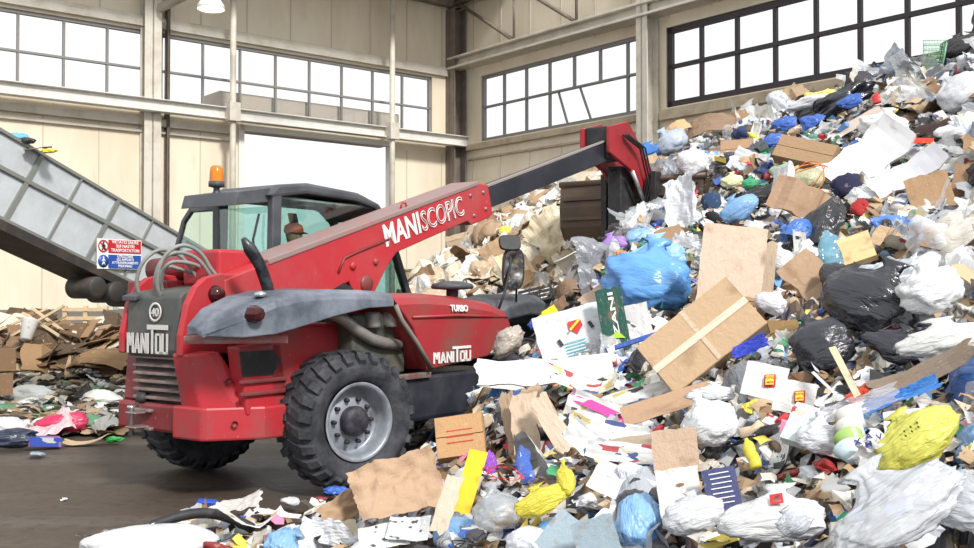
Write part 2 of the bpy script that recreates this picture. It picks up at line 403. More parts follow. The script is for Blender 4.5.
# MANITOU on the hood and the speed disc
def block_logo(name, m, M, h, w):
    """seven blocky capitals, the T's bar reaching over its neighbours; built in the xy plane of M"""
    b = MB(); lw = w / 7.6; s = lw * .27; t = .006; g = lw * 1.09
    def q(pts): b.add([(x, y, z) for z in (0, t) for x, y in pts], [(3, 2, 1, 0), (4, 5, 6, 7)] + [(i, (i + 1) % 4, (i + 1) % 4 + 4, i + 4) for i in range(4)], M=M)
    def r(x0, x1, y0, y1): q([(x0, y0), (x1, y0), (x1, y1), (x0, y1)])
    x = 0  # M
    r(x, x + s, 0, h); r(x + lw * 1.15 - s, x + lw * 1.15, 0, h)
    q([(x + s * .6, h), (x + s * 1.6, h), (x + lw * .68, h * .35), (x + lw * .46, h * .35)]); q([(x + lw * 1.15 - s * 1.6, h), (x + lw * 1.15 - s * .6, h), (x + lw * .69, h * .35), (x + lw * .47, h * .35)])
    x += g + lw * .15  # A
    q([(x, 0), (x + s, 0), (x + lw * .62, h), (x + lw * .38, h)]); q([(x + lw - s, 0), (x + lw, 0), (x + lw * .62, h), (x + lw * .38, h)]); r(x + lw * .25, x + lw * .75, h * .2, h * .38)
    x += g  # N
    r(x, x + s, 0, h); r(x + lw - s, x + lw, 0, h); q([(x, h), (x + s, h), (x + lw, 0), (x + lw - s, 0)])
    x += g  # I
    r(x, x + s, 0, h); xi = x
    x += s * 1.5  # T
    r(x + lw * .3, x + lw * .3 + s * 1.1, 0, h * 1.2); 
    x2 = x + lw * .95  # O
    r(x2, x2 + s, 0, h); r(x2 + lw - s, x2 + lw, 0, h); r(x2, x2 + lw, 0, s * .9); r(x2, x2 + lw, h - s * .9, h)
    x3 = x2 + g  # U
    r(x3, x3 + s, 0, h); r(x3 + lw - s, x3 + lw, 0, h); r(x3, x3 + lw, 0, s * .9)
    r(xi, x3 + lw, h * 1.18, h * 1.42)
    b.build(name, m, tele)
block_logo('logo', WHTD, frameM((-1.118, .55, 1.185), (0, -1, 0), (0, 0, 1)), .17, .60)
ringm = MB(); ringm.lathe([(.062, 0), (.082, 0), (.082, .004), (.062, .004), (.062, 0)], 24, 'z', M=frameM((-1.108, .19, 1.53), (0, -1, 0), (.04, 0, 1))); P(ringm, 'speed_disc', WHTD, 0)
text_obj('lettering', text_mesh('40', .1, .003, .001, align='CENTER'), WHTD, tele, frameM((-1.112, .19, 1.495), (0, -1, 0), (0, 0, 1)))
# flank plates that carry the boom pivot
fl = [(-1.18, 1.18), (-1.18, 1.35), (-1.12, 1.60), (-1.04, 1.74), (-.93, 1.82), (-.78, 1.855), (-.60, 1.845), (-.40, 1.76), (-.15, 1.62), (.2, 1.5), (.2, 1.18)]
P(MB().prism([(x, z) for x, z in fl], -.24, -.17), 'flank_plate', RD, .012)
P(MB().prism([(x + .05, z) for x, z in fl], .60, .66), 'flank_plate', RD, .012)
m = MB(); m.lathe([(0, -.07), (.05, -.06), (.068, -.02), (.075, 0), (.075, .03)], 24, 'y', M=Matrix.Translation((-.84, -.25, 1.68))); P(m, 'rear_lamp', mat('dark_red_lens', (.05, .006, .008), .12), 0)
for x, z in ((-.71, 1.52), (-.80, 1.40)):
    m = MB(); m.lathe([(0, 0), (.045, 0), (.05, .01)], 20, 'y', M=Matrix.Translation((x, -.247, z))); P(m, 'lightening_hole', BLK, 0)
# right-hand side body
P(MB().box(-.62, .5, -.66, -.24, .80, 1.42), 'side_body', RD, .03)
P(MB().prism([(-.86, .70), (-.95, 1.26), (-.5, 1.28), (-.40, .74), (-.5, .70)], -.66, -.5), 'side_skirt', RD, .02)
P(MB().prism([(-.92, 1.02), (-.95, 1.22), (-.60, 1.22), (-.52, 1.13), (-.60, 1.02)], -.672, -.658), 'side_opening', BLK, 0)
for z in (.86, .96): P(MB().box(-.95, -.45, -.69, -.65, z, z + .035), 'side_rib', RDD)
m = MB(); m.prism([(-.03, -.03), (.03, -.03), (.04, 0), (.03, .035), (-.03, .035), (-.04, 0)], 0, .80, 'x', M=frameM((-1.30, -.42, 1.32), (.72, -.66, 0), (.66, .72, 0)))
P(m, 'step_bar', mat('worn_red_bar', (.42, .14, .14), .5, dirt=(.38, .33, .32), amt=.8, scale=5, lo=.4, hi=.6), .008)
# tow hitch
hb = MB(); hb.box(-1.22, -1.07, .30, .44, .68, .70); hb.box(-1.22, -1.07, .30, .44, .56, .58); hb.box(-1.12, -1.07, .24, .50, .54, .57); hb.box(-1.12, -1.07, .24, .50, .69, .72); hi = P(hb, 'tow_hitch', WORN)
m = MB(); m.lathe([(0, .50), (.02, .50), (.02, .72), (.035, .73), (.035, .75), (0, .75)], 14, 'z', M=Matrix.Translation((-1.19, .39, 0))); m.build('hitch_pin', STL, hi)
P(MB().lathe([(0, 0), (.05, 0), (.055, .03), (.04, .08), (0, .08)], 14, 'z', M=Matrix.Translation((-1.06, .42, .77))), 'work_light', BLK, 0)
# fender: lofted shell over the near rear wheel, and its twin on the far side
def fender(sy, name='fender'):
    secs = []
    for x, y0, y1, zt, zb in ((-1.38, -.55, -.74, 1.43, 1.36), (-1.2, -.5, -1.0, 1.56, 1.35), (-.95, -.5, -1.08, 1.655, 1.37), (-.7, -.5, -1.1, 1.70, 1.42), (-.3, -.5, -1.1, 1.72, 1.50), (.1, -.5, -1.1, 1.715, 1.56), (.46, -.5, -1.08, 1.70, 1.57)):
        secs.append([(x, sy * y0, zt + .01), (x, sy * (y1 + .1), zt), (x, sy * (y1 + .02), zt - .03), (x, sy * y1, zt - .08), (x, sy * y1, zb), (x, sy * (y1 + .06), zb + .01), (x, sy * y0, max(zb, zt - .12))])
    return P(MB().loft(secs), name, FEN, .012)
fender(1)
P(MB().lathe([(0, -.05), (.05, -.04), (.068, 0), (.068, .06)], 8, 'y', M=Matrix.Translation((-1.14, -1.07, 1.53))), 'tail_lamp', MATS['dark_red_lens'], .004)
P(MB().lathe([(0, 0), (.05, 0), (.05, .03), (0, .05)], 14, 'z', M=Matrix.Translation((-.95, -.9, 1.66))), 'fender_cap', STL, 0)
# exhaust stack with slash-cut mouth
m = MB(); pts = [Vector(p) for p in ((-.56, -.6, 1.60), (-.60, -.6, 1.75), (-.68, -.6, 1.92), (-.79, -.6, 2.05), (-.86, -.6, 2.13))]
m.tube(pts, [.05, .05, .05, .055, .022], 16)
P(m, 'exhaust_stack', mat('exhaust_black', (.03, .032, .04), .35, .6, dirt=(.2, .2, .22), amt=.5, scale=9), 0)
# bonnet with intake cap, badge, engine bits
bon = [(.47, 1.685), (.9, 1.69), (1.55, 1.655), (2.05, 1.60), (2.3, 1.53), (2.40, 1.42), (2.30, 1.25), (1.98, 1.05), (1.0, .97), (.72, 1.35)]
b = P(MB().loft([[(x, -.35, z) for x, z in bon], [(x, -.92, z) for x, z in bon], [(x + (.02 if x < 1 else -.03), -1.03, z - .03 if z > 1.4 else z) for x, z in bon], [(x + (.04 if x < 1 else -.06), -1.07, z - .10 if z > 1.4 else z + .01) for x, z in bon]], smooth=False), 'bonnet', RDB, .012)
m = MB(); m.tube([(.72, -1.075, 1.47), (1.4, -1.085, 1.475), (2.28, -1.06, 1.44)], .014, 8); m.build('bonnet_crease', RDB, b)
m = MB(); m.tube([(.49, -1.07, 1.58), (.56, -1.08, 1.45), (.76, -1.085, 1.25), (.98, -1.085, 1.0)], .022, 8); m.build('bonnet_seal', mat('dusty_seal', (.22, .2, .17), .8), b)
block_logo('logo', WHT, frameM((1.02, -1.078, 1.03), (1, 0, .0), (0, 0, 1)), .105, .66)
text_obj('lettering', text_mesh('TURBO', .085, .004, .003, align='CENTER'), WHT, tele, frameM((1.42, -1.088, 1.515), (1, 0, -.02), (0, .12, 1)))
m = MB(); m.lathe([(.06, 0), (.06, .07), (.20, .08), (.215, .10), (.2, .13), (.1, .155), (0, .16)], 28, M=Matrix.Translation((1.62, -.85, 1.65))); P(m, 'intake_cap', DK, 0)
m = MB(); m.tube([(-.05, -.78, 1.52), (.06, -.85, 1.46), (.2, -.88, 1.36), (.38, -.88, 1.28), (.55, -.88, 1.24), (.78, -.86, 1.21)], .052, 14); P(m, 'exhaust_pipe', mat('grey_pipe', (.34, .32, .30), .5, .4, dirt=(.2, .17, .14), amt=.5, scale=8), 0)
for x in (.42, .66): P(MB().lathe([(0, 0), (.07, 0), (.075, .02), (.075, .12), (.06, .14), (0, .14)], 16, M=Matrix.Translation((x, -.86, 1.38))), 'filter_can', MATS['grey_pipe'], 0)
P(MB().box(.18, .9, -.84, -.5, .95, 1.5), 'engine_cover', mat('engine_grey_green', (.07, .075, .06), .7, dirt=(.15, .13, .1), amt=.7, scale=4), .02)
P(MB().lathe([(0, 0), (.06, 0), (.07, .012)], 20, 'y', M=Matrix.Translation((.83, -.848, 1.19))), 'pipe_hole', BLK, 0)
P(MB().box(.55, 2.2, -1.0, -.45, .50, .93), 'tank', mat('tank_black', (.025, .028, .04), .4, dirt=(.08, .08, .09), amt=.6, scale=3), .04)
P(MB().box(.42, 1.05, -1.04, -.98, .90, .955), 'step_bracket', WORN, .01)
P(MB().box(.30, .56, -.9, -.5, .62, .95), 'battery_box', DK, .02)
# front fender + mirror
secs = []
for x, zt, w in ((2.2, 1.50, .3), (2.45, 1.63, .36), (2.8, 1.68, .40), (3.1, 1.66, .40), (3.35, 1.56, .36), (3.5, 1.38, .28)):
    secs.append([(x, -.62 - w, zt - .22), (x, -.62 - w, zt - .08), (x, -.62 - w * .7, zt), (x, -.62 + w * .7, zt), (x, -.62 + w, zt - .08), (x, -.62 + w, zt - .22)])
P(MB().loft(secs), 'front_fender', DK, .02)
mm = MB(); mm.tube([(2.2, -1.0, 1.50), (2.3, -1.02, 1.70), (2.38, -1.03, 1.95), (2.40, -1.03, 2.15)], .014, 8); mm.tube([(2.62, -.95, 1.55), (2.55, -1.0, 1.85), (2.5, -1.02, 2.05)], .012, 8)
arm = P(mm, 'mirror_arm', BLK, 0)
def mirror(c, w, h, tilt, ang, glass=True):
    M = Matrix.Translation(c) @ Matrix.Rotation(ang, 4, 'Z') @ Matrix.Rotation(tilt, 4, 'X')
    b = MB(); b.prism([(w * .5 * math.copysign(abs(math.cos(a)) ** .6, math.cos(a)), h * .5 * math.copysign(abs(math.sin(a)) ** .6, math.sin(a))) for a in [i * math.pi / 10 for i in range(20)]], 0, .04, M=M)
    o = b.build('mirror_housing', BLK, arm, .008)
    if not glass: return
    b = MB(); b.prism([(w * .42 * math.copysign(abs(math.cos(a)) ** .6, math.cos(a)), h * .44 * math.copysign(abs(math.sin(a)) ** .6, math.sin(a))) for a in [i * math.pi / 10 for i in range(20)]], -.003, .001, M=M)
    b.build('mirror_glass', mat('mirror_silver', (.8, .82, .85), .05, 1.), arm)
mirror((2.42, -1.05, 1.94), .24, .44, R(6), R(-42)); mirror((2.36, -1.05, 2.22), .24, .17, R(-20), R(-35), False)

# wheels
TYRE = mat('tyre_rubber', (.018, .020, .026), .75, dirt=(.10, .10, .115), amt=.75, scale=5, bump=.3, bscale=30, lo=.4, hi=.7)
RIM = mat('rim_grey', (.34, .37, .42), .4, .3, dirt=(.10, .10, .10), amt=.7, scale=6)
def wheel(x, y, yaw, sgn):
    w = root('wheel', (x, y, .605)); w.parent = tele; w.rotation_euler = (0, 0, yaw)
    for k in ('label', 'category'): 
        if k in w: del w[k]
    ro = .575; hw = .235
    prof = [(.33, -.17), (.36, -.195), (.44, -hw - .005), (.50, -hw), (.545, -.17), (ro, -.13), (ro + .005, 0), (ro, .13), (.545, .17), (.50, hw), (.44, hw + .005), (.36, .195), (.33, .17), (.31, .1), (.31, -.1), (.33, -.17)]
    mb = MB(); mb.lathe(prof, 72, 'y')
    n = 26
    for s in (-1, 1):
        for k in range(n):
            a = 2 * math.pi * (k + (.5 if s > 0 else 0)) / n
            # lug: bar from tread centre to shoulder, swept back
            secs = []
            for t, yy, rr, da in ((0, .01, ro - .01, 0), (.4, .10, ro - .01, .05), (.75, .185, ro - .02, .10), (1, .238, ro - .085, .125)):
                hh = .032; wdt = .036; sec = []
                for (u, v) in ((-1, 0), (-.75, 1), (.75, 1), (1, 0)):
                    ang = a + da * 1.0 + u * wdt / ro * (1.1 if t < .5 else 1.25)
                    rad = rr + v * hh
                    yo = yy + (v * .012 if t == 1 else 0)
                    sec.append((rad * math.cos(ang), s * yo, rad * math.sin(ang)))
                secs.append(sec)
            mb.loft(secs)
    mb.build('tyre', TYRE, w)
    s = sgn
    mb = MB(); mb.lathe([(.335, s * .20), (.32, s * .205), (.30, s * .19), (.285, s * .12), (.275, s * .04), (.25, s * .03), (.22, s * .06), (.16, s * .075), (.12, s * .08), (0, s * .08)], 56, 'y'); r = mb.build('rim', RIM, w)
    mb = MB(); mb.lathe([(.125, s * .08), (.13, s * .13), (.115, s * .165), (.06, s * .18), (0, s * .18)], 32, 'y'); mb.build('hub', mat('hub_black', (.02, .018, .028), .6, dirt=(.12, .11, .13), amt=.5, scale=14), w)
    for k in range(10):
        a = 2 * math.pi * k / 10
        mb = MB(); mb.lathe([(0, s * .11), (.018, s * .11), (.02, s * .06)], 6, 'y', M=Matrix.Translation((.185 * math.cos(a), 0, .185 * math.sin(a)))); mb.build('wheel_nut', BLK, r)
    return w
wheel(0, -.94, R(-14), -1); wheel(0, .94, R(-14), 1); wheel(2.9, -.94, 0, -1); wheel(2.9, .94, 0, 1)
P(MB().tube([(0, -.8, .6), (0, .8, .6)], .09, 14), 'axle', BLK, 0); P(MB().tube([(2.9, -.8, .6), (2.9, .8, .6)], .09, 14), 'axle', BLK, 0)

# boom
bo = [(-.75, 1.80), (-.28, 1.95), (2.92, 2.93), (3.10, 2.93), (3.20, 2.60), (3.12, 2.55), (2.78, 2.45), (2.70, 2.49), (1.48, 2.10), (1.34, 1.96), (1.12, 1.66), (1.0, 1.60), (.86, 1.64), (.78, 1.80), (.3, 1.62), (-.75, 1.52)]
boom = P(MB().prism(bo, -.25, .12), 'boom', redmat('boom_red_paint', (.36, .12, .11), .55, 2.0, (.46, .028, .038)), .012)
m = MB(); m.prism([(-.26, 1.935), (2.9, 2.905), (2.9, 2.955), (-.28, 1.985)], -.262, .13); m.build('boom_top_plate', DUST, boom, .01)
SL = math.atan2(.98, 3.2)
def bpt(x, dz): return (x, -.262, 1.95 + (x + .28) * .306 - dz)
for x, dz in ((2.75, .10), (3.0, .12), (2.82, .34), (3.05, .32)):
    MB().lathe([(0, -.01), (.02, -.01), (.024, .01)], 10, 'y', M=Matrix.Translation((x, -.255, bpt(x, dz)[2]))).build('boom_bolt', WORN, boom)
for x, z, r_ in ((1.02, 1.78, .09), (.82, 1.95, .04), (1.15, 2.0, .035)):
    MB().lathe([(0, -.02), (r_ * .8, -.02), (r_, 0), (r_, .02)], 22, 'y', M=Matrix.Translation((x, -.255, z))).build('pivot_pin', RDD if r_ > .05 else RD, boom)
m = MB(); m.tube([(.62, -.255, 1.88), (.70, -.255, 2.02), (.86, -.255, 2.08), (1.35, -.255, 2.23)], .015, 6); m.build('boom_stiffener', RDD, boom)
MB().prism([(.30, 1.615), (.70, 1.79), (.82, 1.74), (.86, 1.64)], -.254, -.2).build('boom_recess', BLK, boom)
m = MB(); m.tube([(1.6, -.2, 2.55), (1.62, -.2, 2.62), (1.68, -.2, 2.62), (1.7, -.2, 2.57)], .012, 6); m.build('lifting_eye', RD, boom)
bx = Vector((math.cos(SL), 0, math.sin(SL)))
tm = text_mesh('MANI', .305, .002, .009, sx=.80, spacing=1.02)
wM = max(v.co.x for v in tm.vertices)
o0 = Vector((1.30, -.256, 2.155))
text_obj('lettering', tm, WHT, boom, frameM(o0, bx, (0, 0, 1)) if False else frameM(o0, bx, (-bx.z, 0, bx.x)))
tm = text_mesh('SCOPIC', .295, outline=.0065, sx=.76, spacing=1.0)
text_obj('lettering', tm, WHT, boom, frameM(o0 + bx * (wM + .02) + Vector((0, -.004, 0)), bx, (-bx.z, 0, bx.x)))
P(MB().prism([(3.0, 2.85), (6.23, 3.83), (6.30, 3.58), (3.05, 2.62)], -.19, .07), 'inner_boom', mat('inner_boom_black', (.02, .022, .032), .35, dirt=(.05, .05, .06), amt=.5, scale=3), .012)
P(MB().prism([(3.0, 2.86), (6.2, 3.835), (6.2, 3.86), (3.0, 2.885)], -.195, -.15), 'inner_boom_strip', mat('wear_strip', (.3, .26, .24), .5), 0)
# boom head, quick attach and bucket
hp = [(5.95, 3.62), (5.95, 3.98), (6.5, 4.12), (6.68, 3.98), (7.75, 3.10), (7.70, 2.78), (7.35, 2.78), (6.75, 3.30), (6.55, 3.45)]
for y0, y1 in ((-.30, -.24), (.12, .18)): P(MB().prism(hp, y0, y1), 'boom_head', redmat('head_red_paint', (.10, .02, .02), .6, 3, (.34, .02, .028)), .01)
P(MB().box(6.0, 6.45, -.24, .12, 3.55, 4.0), 'head_block', BLK, .02)
m = MB(); m.tube([(6.5, -.05, 3.45), (7.2, -.05, 2.75)], .06, 14); P(m, 'tilt_cylinder', BLK, 0)
m = MB(); m.tube([(6.55, -.33, 3.42), (7.0, -.33, 2.92)], .03, 12); P(m, 'cylinder_rod', STL, 0)
P(MB().box(6.5, 6.9, -.18, .04, 2.6, 3.5), 'carriage_link', BLK, .02)
for y in (-.45, .35): P(MB().box(6.95, 7.15, y - .05, y + .05, 2.45, 3.45), 'quick_attach_arm', BLK, .01)
for i, off in enumerate((0, .04, .08)):
    m = MB(); m.tube([(6.3, -.32 - off, 3.9), (6.7, -.38 - off, 3.75), (6.95, -.36 - off, 3.35), (6.9, -.3 - off, 3.0), (7.1, -.2, 2.8)], .014, 8); P(m, 'hydraulic_hose', BLK, 0)
bp = [(7.15, 3.35), (7.10, 3.0), (7.12, 2.70), (7.25, 2.50), (7.5, 2.40), (8.1, 2.42), (8.3, 2.46), (8.3, 2.50), (7.5, 2.46), (7.30, 2.55), (7.20, 2.72), (7.18, 3.0), (7.22, 3.33)]
BUCK = mat('bucket_rust', (.10, .07, .05), .5, .3, dirt=(.15, .09, .05), amt=.8, scale=3, stretch=(1, 1, .4))
bk = P(MB().prism(bp, -1.15, 1.2), 'bucket', BUCK, .006)
for y in (-1.15, 1.17): MB().prism([(7.15, 3.35), (7.12, 2.70), (7.25, 2.50), (7.5, 2.40), (8.3, 2.46), (8.1, 2.9), (7.6, 3.3)], y, y + .03).build('bucket_cheek', BUCK, bk)
MB().tube([(7.16, -1.18, 3.36), (7.16, 1.22, 3.36)], .05, 10).build('bucket_top_tube', BUCK, bk)
for z in (2.8, 3.1): MB().box(7.06, 7.12, -1.1, 1.15, z, z + .05).build('bucket_rib', BUCK, bk)

# pivot housing and hoses behind the boom
P(MB().box(-.62, -.15, -.02, .46, 1.75, 2.07), 'pivot_housing', RD, .03)
m = MB(); m.tube([(-.5, .4, 1.93), (-.5, 1.0, 1.90)], .11, 18); P(m, 'cross_cylinder', RDD, 0)
m = MB(); m.box(-.8, -.1, .46, 1.0, 1.62, 1.80); P(m, 'cross_member', RDD, .02)
HOSE = mat('grey_hose', (.20, .21, .20), .45, dirt=(.35, .34, .31), amt=.6, scale=8)
for k, (dx, dy, dz, rr) in enumerate(((0, 0, 0, 1), (.14, .10, -.05, .7), (-.07, -.12, .03, 1.25), (.2, .2, -.1, .5), (-.02, .22, .05, .85))):
    pts = [(-.98 + dx, .30 + dy, 1.62), (-1.06 + dx, .28 + dy, 1.78), (-1.02 + dx, .24 + dy, 1.90 + .08 * rr), (-.88 + dx, .18 + dy, 1.93 + .12 * rr + dz), (-.72 + dx, .12 + dy, 1.90 + .09 * rr + dz), (-.62 + dx * rr, .08 + dy, 1.84 + dz), (-.55, .05 + dy, 1.74)]
    # smooth by subdivision
    pp = [Vector(p) for p in pts]
    for _ in range(2):
        q = [pp[0]]
        for a, b2 in zip(pp, pp[1:]): q += [a * .75 + b2 * .25, a * .25 + b2 * .75]
        pp = q + [pp[-1]]
    m = MB(); m.tube(pp, .017, 10); P(m, 'hydraulic_hose', HOSE, 0)

# cab
CABF = mat('cab_grey', (.06, .065, .075), .4, dirt=(.13, .135, .15), amt=.6, scale=3)
cg, nt, b_, out = nodes_of('cab_glass'); 
t_ = nd(nt, 'ShaderNodeBsdfTransparent'); t_.inputs[0].default_value = (.80, .93, .90, 1); g_ = nd(nt, 'ShaderNodeBsdfGlossy', Roughness=.04); mx = nd(nt, 'ShaderNodeMixShader'); mx.inputs[0].default_value = .12
nt.links.new(t_.outputs[0], mx.inputs[1]); nt.links.new(g_.outputs[0], mx.inputs[2]); nt.links.new(mx.outputs[0], out.inputs[0]); nt.nodes.remove(b_)
Y0, Y1 = .30, 1.12
roofp = [(.24, 2.62), (.36, 2.73), (.75, 2.78), (1.5, 2.74), (1.82, 2.65), (2.00, 2.50), (1.92, 2.47), (1.76, 2.59), (1.45, 2.65), (.75, 2.67), (.3, 2.60)]
rf = P(MB().prism(roofp, Y0 - .02, Y1 + .02), 'cab_roof', CABF, .03)
P(MB().prism([(-.12, 2.50), (.32, 2.56), (.32, 2.70), (-.08, 2.63)], Y0 + .05, Y1), 'roof_visor', CABF, .008)
def pillar(x0, z0, x1, z1, y, w=.045, name='cab_pillar'):
    P(MB().prism([(x0 - w, z0), (x0 + w, z0), (x1 + w, z1), (x1 - w, z1)], y - .04, y + .04), name, CABF, .015)
for y in (Y0 + .03, Y1 - .03):
    pillar(.32, .9, .36, 2.66, y, .06); pillar(2.58, 1.2, 1.92, 2.58, y, .045); pillar(2.58, .9, 2.58, 1.3, y, .045)
    P(MB().prism([(.3, .9), (2.6, .9), (2.6, 1.3), (.3, 1.55)], y - .03, y + .03), 'cab_side', CABF, .01)
P(MB().prism([(1.28, 2.55), (1.38, 2.55), (1.72, 1.4), (1.62, 1.4)], Y1 - .05, Y1), 'door_pillar', CABF, .01)
P(MB().box(.28, .34, Y0, Y1, .9, 1.72), 'cab_back', CABF, .01)
P(MB().box(2.50, 2.56, Y0, Y1, .9, 1.45), 'cab_front', CABF, .01)
P(MB().box(.34, 2.55, Y0, Y1, .86, .92), 'cab_floor', BLK, 0)
P(MB().box(.34, 1.7, Y0 + .05, Y1 - .05, 2.60, 2.62), 'cab_lining', mat('lining_grey', (.30, .33, .32), .7), 0)
P(MB().prism([(.37, 1.5), (2.55, 1.3), (1.92, 2.5), (1.74, 2.6), (.37, 2.63)], Y0 + .02, Y0 + .026), 'side_glass', cg, 0)
P(MB().prism([(.37, 1.5), (2.55, 1.3), (1.92, 2.5), (1.74, 2.6), (.37, 2.63)], Y1 - .026, Y1 - .02), 'side_glass', cg, 0)
P(MB().box(.30, .305, Y0 + .06, Y1 - .05, 1.72, 2.52), 'rear_glass', cg, 0)
P(MB().prism([(2.50, 1.42), (2.505, 1.42), (1.925, 2.5), (1.92, 2.5)], Y0 + .05, Y1 - .05), 'windscreen', cg, 0)
# hinged rear side window standing out at the left
wf = MB(); oc = [(1.12, 1.55), (1.84, 1.55), (1.84, 1.95), (1.64, 2.44), (1.52, 2.56), (1.12, 2.56)]; ic = [(1.16, 1.60), (1.79, 1.60), (1.79, 1.95), (1.60, 2.41), (1.49, 2.51), (1.16, 2.51)]
n_ = len(oc)
wf.add([(.3 + dx, y, z) for dx in (0, .05) for y, z in oc] + [(.3 + dx, y, z) for dx in (0, .05) for y, z in ic],
       [(i, (i + 1) % n_, (i + 1) % n_ + n_, i + n_) for i in range(n_)] + [(i + 2 * n_, (i + 1) % n_ + 2 * n_, (i + 1) % n_ + 3 * n_, i + 3 * n_) for i in range(n_)] + [(i, (i + 1) % n_, (i + 1) % n_ + 2 * n_, i + 2 * n_) for i in range(n_)] + [(i + n_, (i + 1) % n_ + n_, (i + 1) % n_ + 3 * n_, i + 3 * n_) for i in range(n_)])
wf = P(wf, 'rear_window_frame', CABF, .01)
MB().add([(.32, y, z) for y, z in ic] + [(.325, y, z) for y, z in ic], [tuple(range(n_)), tuple(range(2 * n_ - 1, n_ - 1, -1))] + [(i, (i + 1) % n_, (i + 1) % n_ + n_, i + n_) for i in range(n_)]).build('rear_window_pane', cg, wf)
m = MB(); m.tube([(.27, .45, 2.45), (.24, .50, 2.2), (.24, .46, 1.95), (.27, .44, 1.8)], .012, 8); P(m, 'wiper', BLK, 0)
# seat, steering wheel
P(MB().box(.75, 1.2, .48, .92, 1.30, 1.42), 'seat', BLK, .04); P(MB().prism([(.66, 1.40), (.80, 1.40), (.72, 2.05), (.60, 2.05)], .50, .90), 'backrest', BLK, .04)
m = MB(); m.tube([(1.62 + .17 * math.cos(a) * .5, .70 + .17 * math.sin(a), 1.76 + .17 * math.cos(a) * .85) for a in [i * math.pi / 10 for i in range(20)]], .014, 8, closed=True); m.tube([(1.62, .70, 1.76), (1.95, .70, 1.35)], .025, 8); P(m, 'steering_wheel', BLK, 0)
# beacon
bc = MB(); bc.lathe([(0, 0), (.05, 0), (.05, .02), (.03, .06), (.03, .10)], 16, M=Matrix.Translation((-.02, .72, 2.60))); bs = P(bc, 'beacon_bracket', DK, 0)
MB().lathe([(.03, .09), (.075, .10), (.075, .15), (0, .15)], 24, M=Matrix.Translation((-.02, .72, 2.60))).build('beacon_base', DK, bs)
bm_, nt, b_, out = nodes_of('amber_lens'); b_.inputs['Base Color'].default_value = (.95, .30, .01, 1); b_.inputs['Roughness'].default_value = .15; b_.inputs['Transmission Weight'].default_value = .4
MB().lathe([(.066, .15), (.066, .22), (.058, .28), (.04, .30), (0, .305)], 24, M=Matrix.Translation((-.02, .72, 2.60))).build('beacon_lens', bm_, bs)

# driver
def person():
    bm = bmesh.new()
    J = dict(pel=(0, 0, .0, .15), wai=(.02, 0, .18, .13), che=(.05, 0, .40, .16), nec=(.08, 0, .54, .06), hed0=(.10, 0, .60, .055),
             hl=(.02, .10, -.02, .10), kl=(.45, .14, .02, .07), al=(.55, .14, -.38, .05), fl=(.72, .14, -.42, .045),
             hr=(.02, -.10, -.02, .10), kr=(.45, -.14, .02, .07), ar=(.55, -.14, -.38, .05), fr=(.72, -.14, -.42, .045),
             sl=(.05, .19, .47, .07), el=(.20, .26, .24, .05), wl=(.46, .17, .32, .035), sr=(.05, -.19, .47, .07), er=(.20, -.26, .24, .05), wr=(.46, -.17, .32, .035))
    E = 'pel-wai wai-che che-nec nec-hed0 pel-hl hl-kl kl-al al-fl pel-hr hr-kr kr-ar ar-fr che-sl sl-el el-wl che-sr sr-er er-wr'.split()
    names = list(J); me = bpy.data.meshes.new('body'); me.from_pydata([J[n][:3] for n in names], [tuple(names.index(q) for q in e.split('-')) for e in E], [])
    o = bpy.data.objects.new('body', me); COL.objects.link(o)
    sk = o.modifiers.new('s', 'SKIN')
    for i, n in enumerate(names): me.skin_vertices[0].data[i].radius = (J[n][3], J[n][3])
    me.skin_vertices[0].data[0].use_root = True
    o.modifiers.new('u', 'SUBSURF').levels = 1; o.modifiers['u'].render_levels = 2
    return o
pz = Vector(TO) + Matrix.Rotation(R(55), 3, 'Z') @ Vector((.86, .68, 1.54))
pers = root('person', pz, R(55), 'driver in dark work clothes and orange-red cap seated inside the cab', 'person')
SKIN = mat('skin', (.45, .24, .17), .5)
bd = person(); bd.parent = pers; bd.name = 'body'; bd.data.materials.append(mat('work_navy', (.05, .055, .075), .85))
m = MB()
hs = []
for (zz, rx, ry, cx) in ((-.12, .02, .02, .12), (-.105, .05, .045, .115), (-.07, .075, .062, .105), (-.02, .088, .072, .10), (.04, .095, .077, .095), (.09, .088, .072, .09), (.125, .055, .05, .09), (.135, .01, .01, .09)):
    hs.append([(cx + rx * math.cos(a) * (1.0 + (.22 * math.exp(-((zz + .01) / .03) ** 2) if k == 0 else 0)), ry * math.sin(a), .72 + zz) for k, a in enumerate([i * math.pi / 12 for i in range(24)])])
m.loft(hs, smooth=True); 
for s in (-1, 1):
    m.lathe([(0, 0), (.018, .002), (.02, .01), (.012, .018), (0, .018)], 10, 'y', M=Matrix.Translation((.09, s * .072 - .009, .715)))
    m.lathe([(0, -.006), (.010, 0), (0, .006)], 10, 'z', M=Matrix.Translation((.18, s * .03, .74)))
hdm = m.build('head', SKIN, pers)
m = MB(); m.lathe([(.098, 0), (.102, .03), (.09, .075), (.05, .10), (0, .105)], 24, M=Matrix.Translation((.09, 0, .765))); m.loft([[(.15, -.07, .772), (.15, .07, .772), (.15, .07, .78), (.15, -.07, .78)], [(.25, -.05, .76), (.25, .05, .76), (.25, .05, .768), (.25, -.05, .768)]])
m.build('cap', mat('cap_orange_red', (.72, .10, .04), .7), pers)
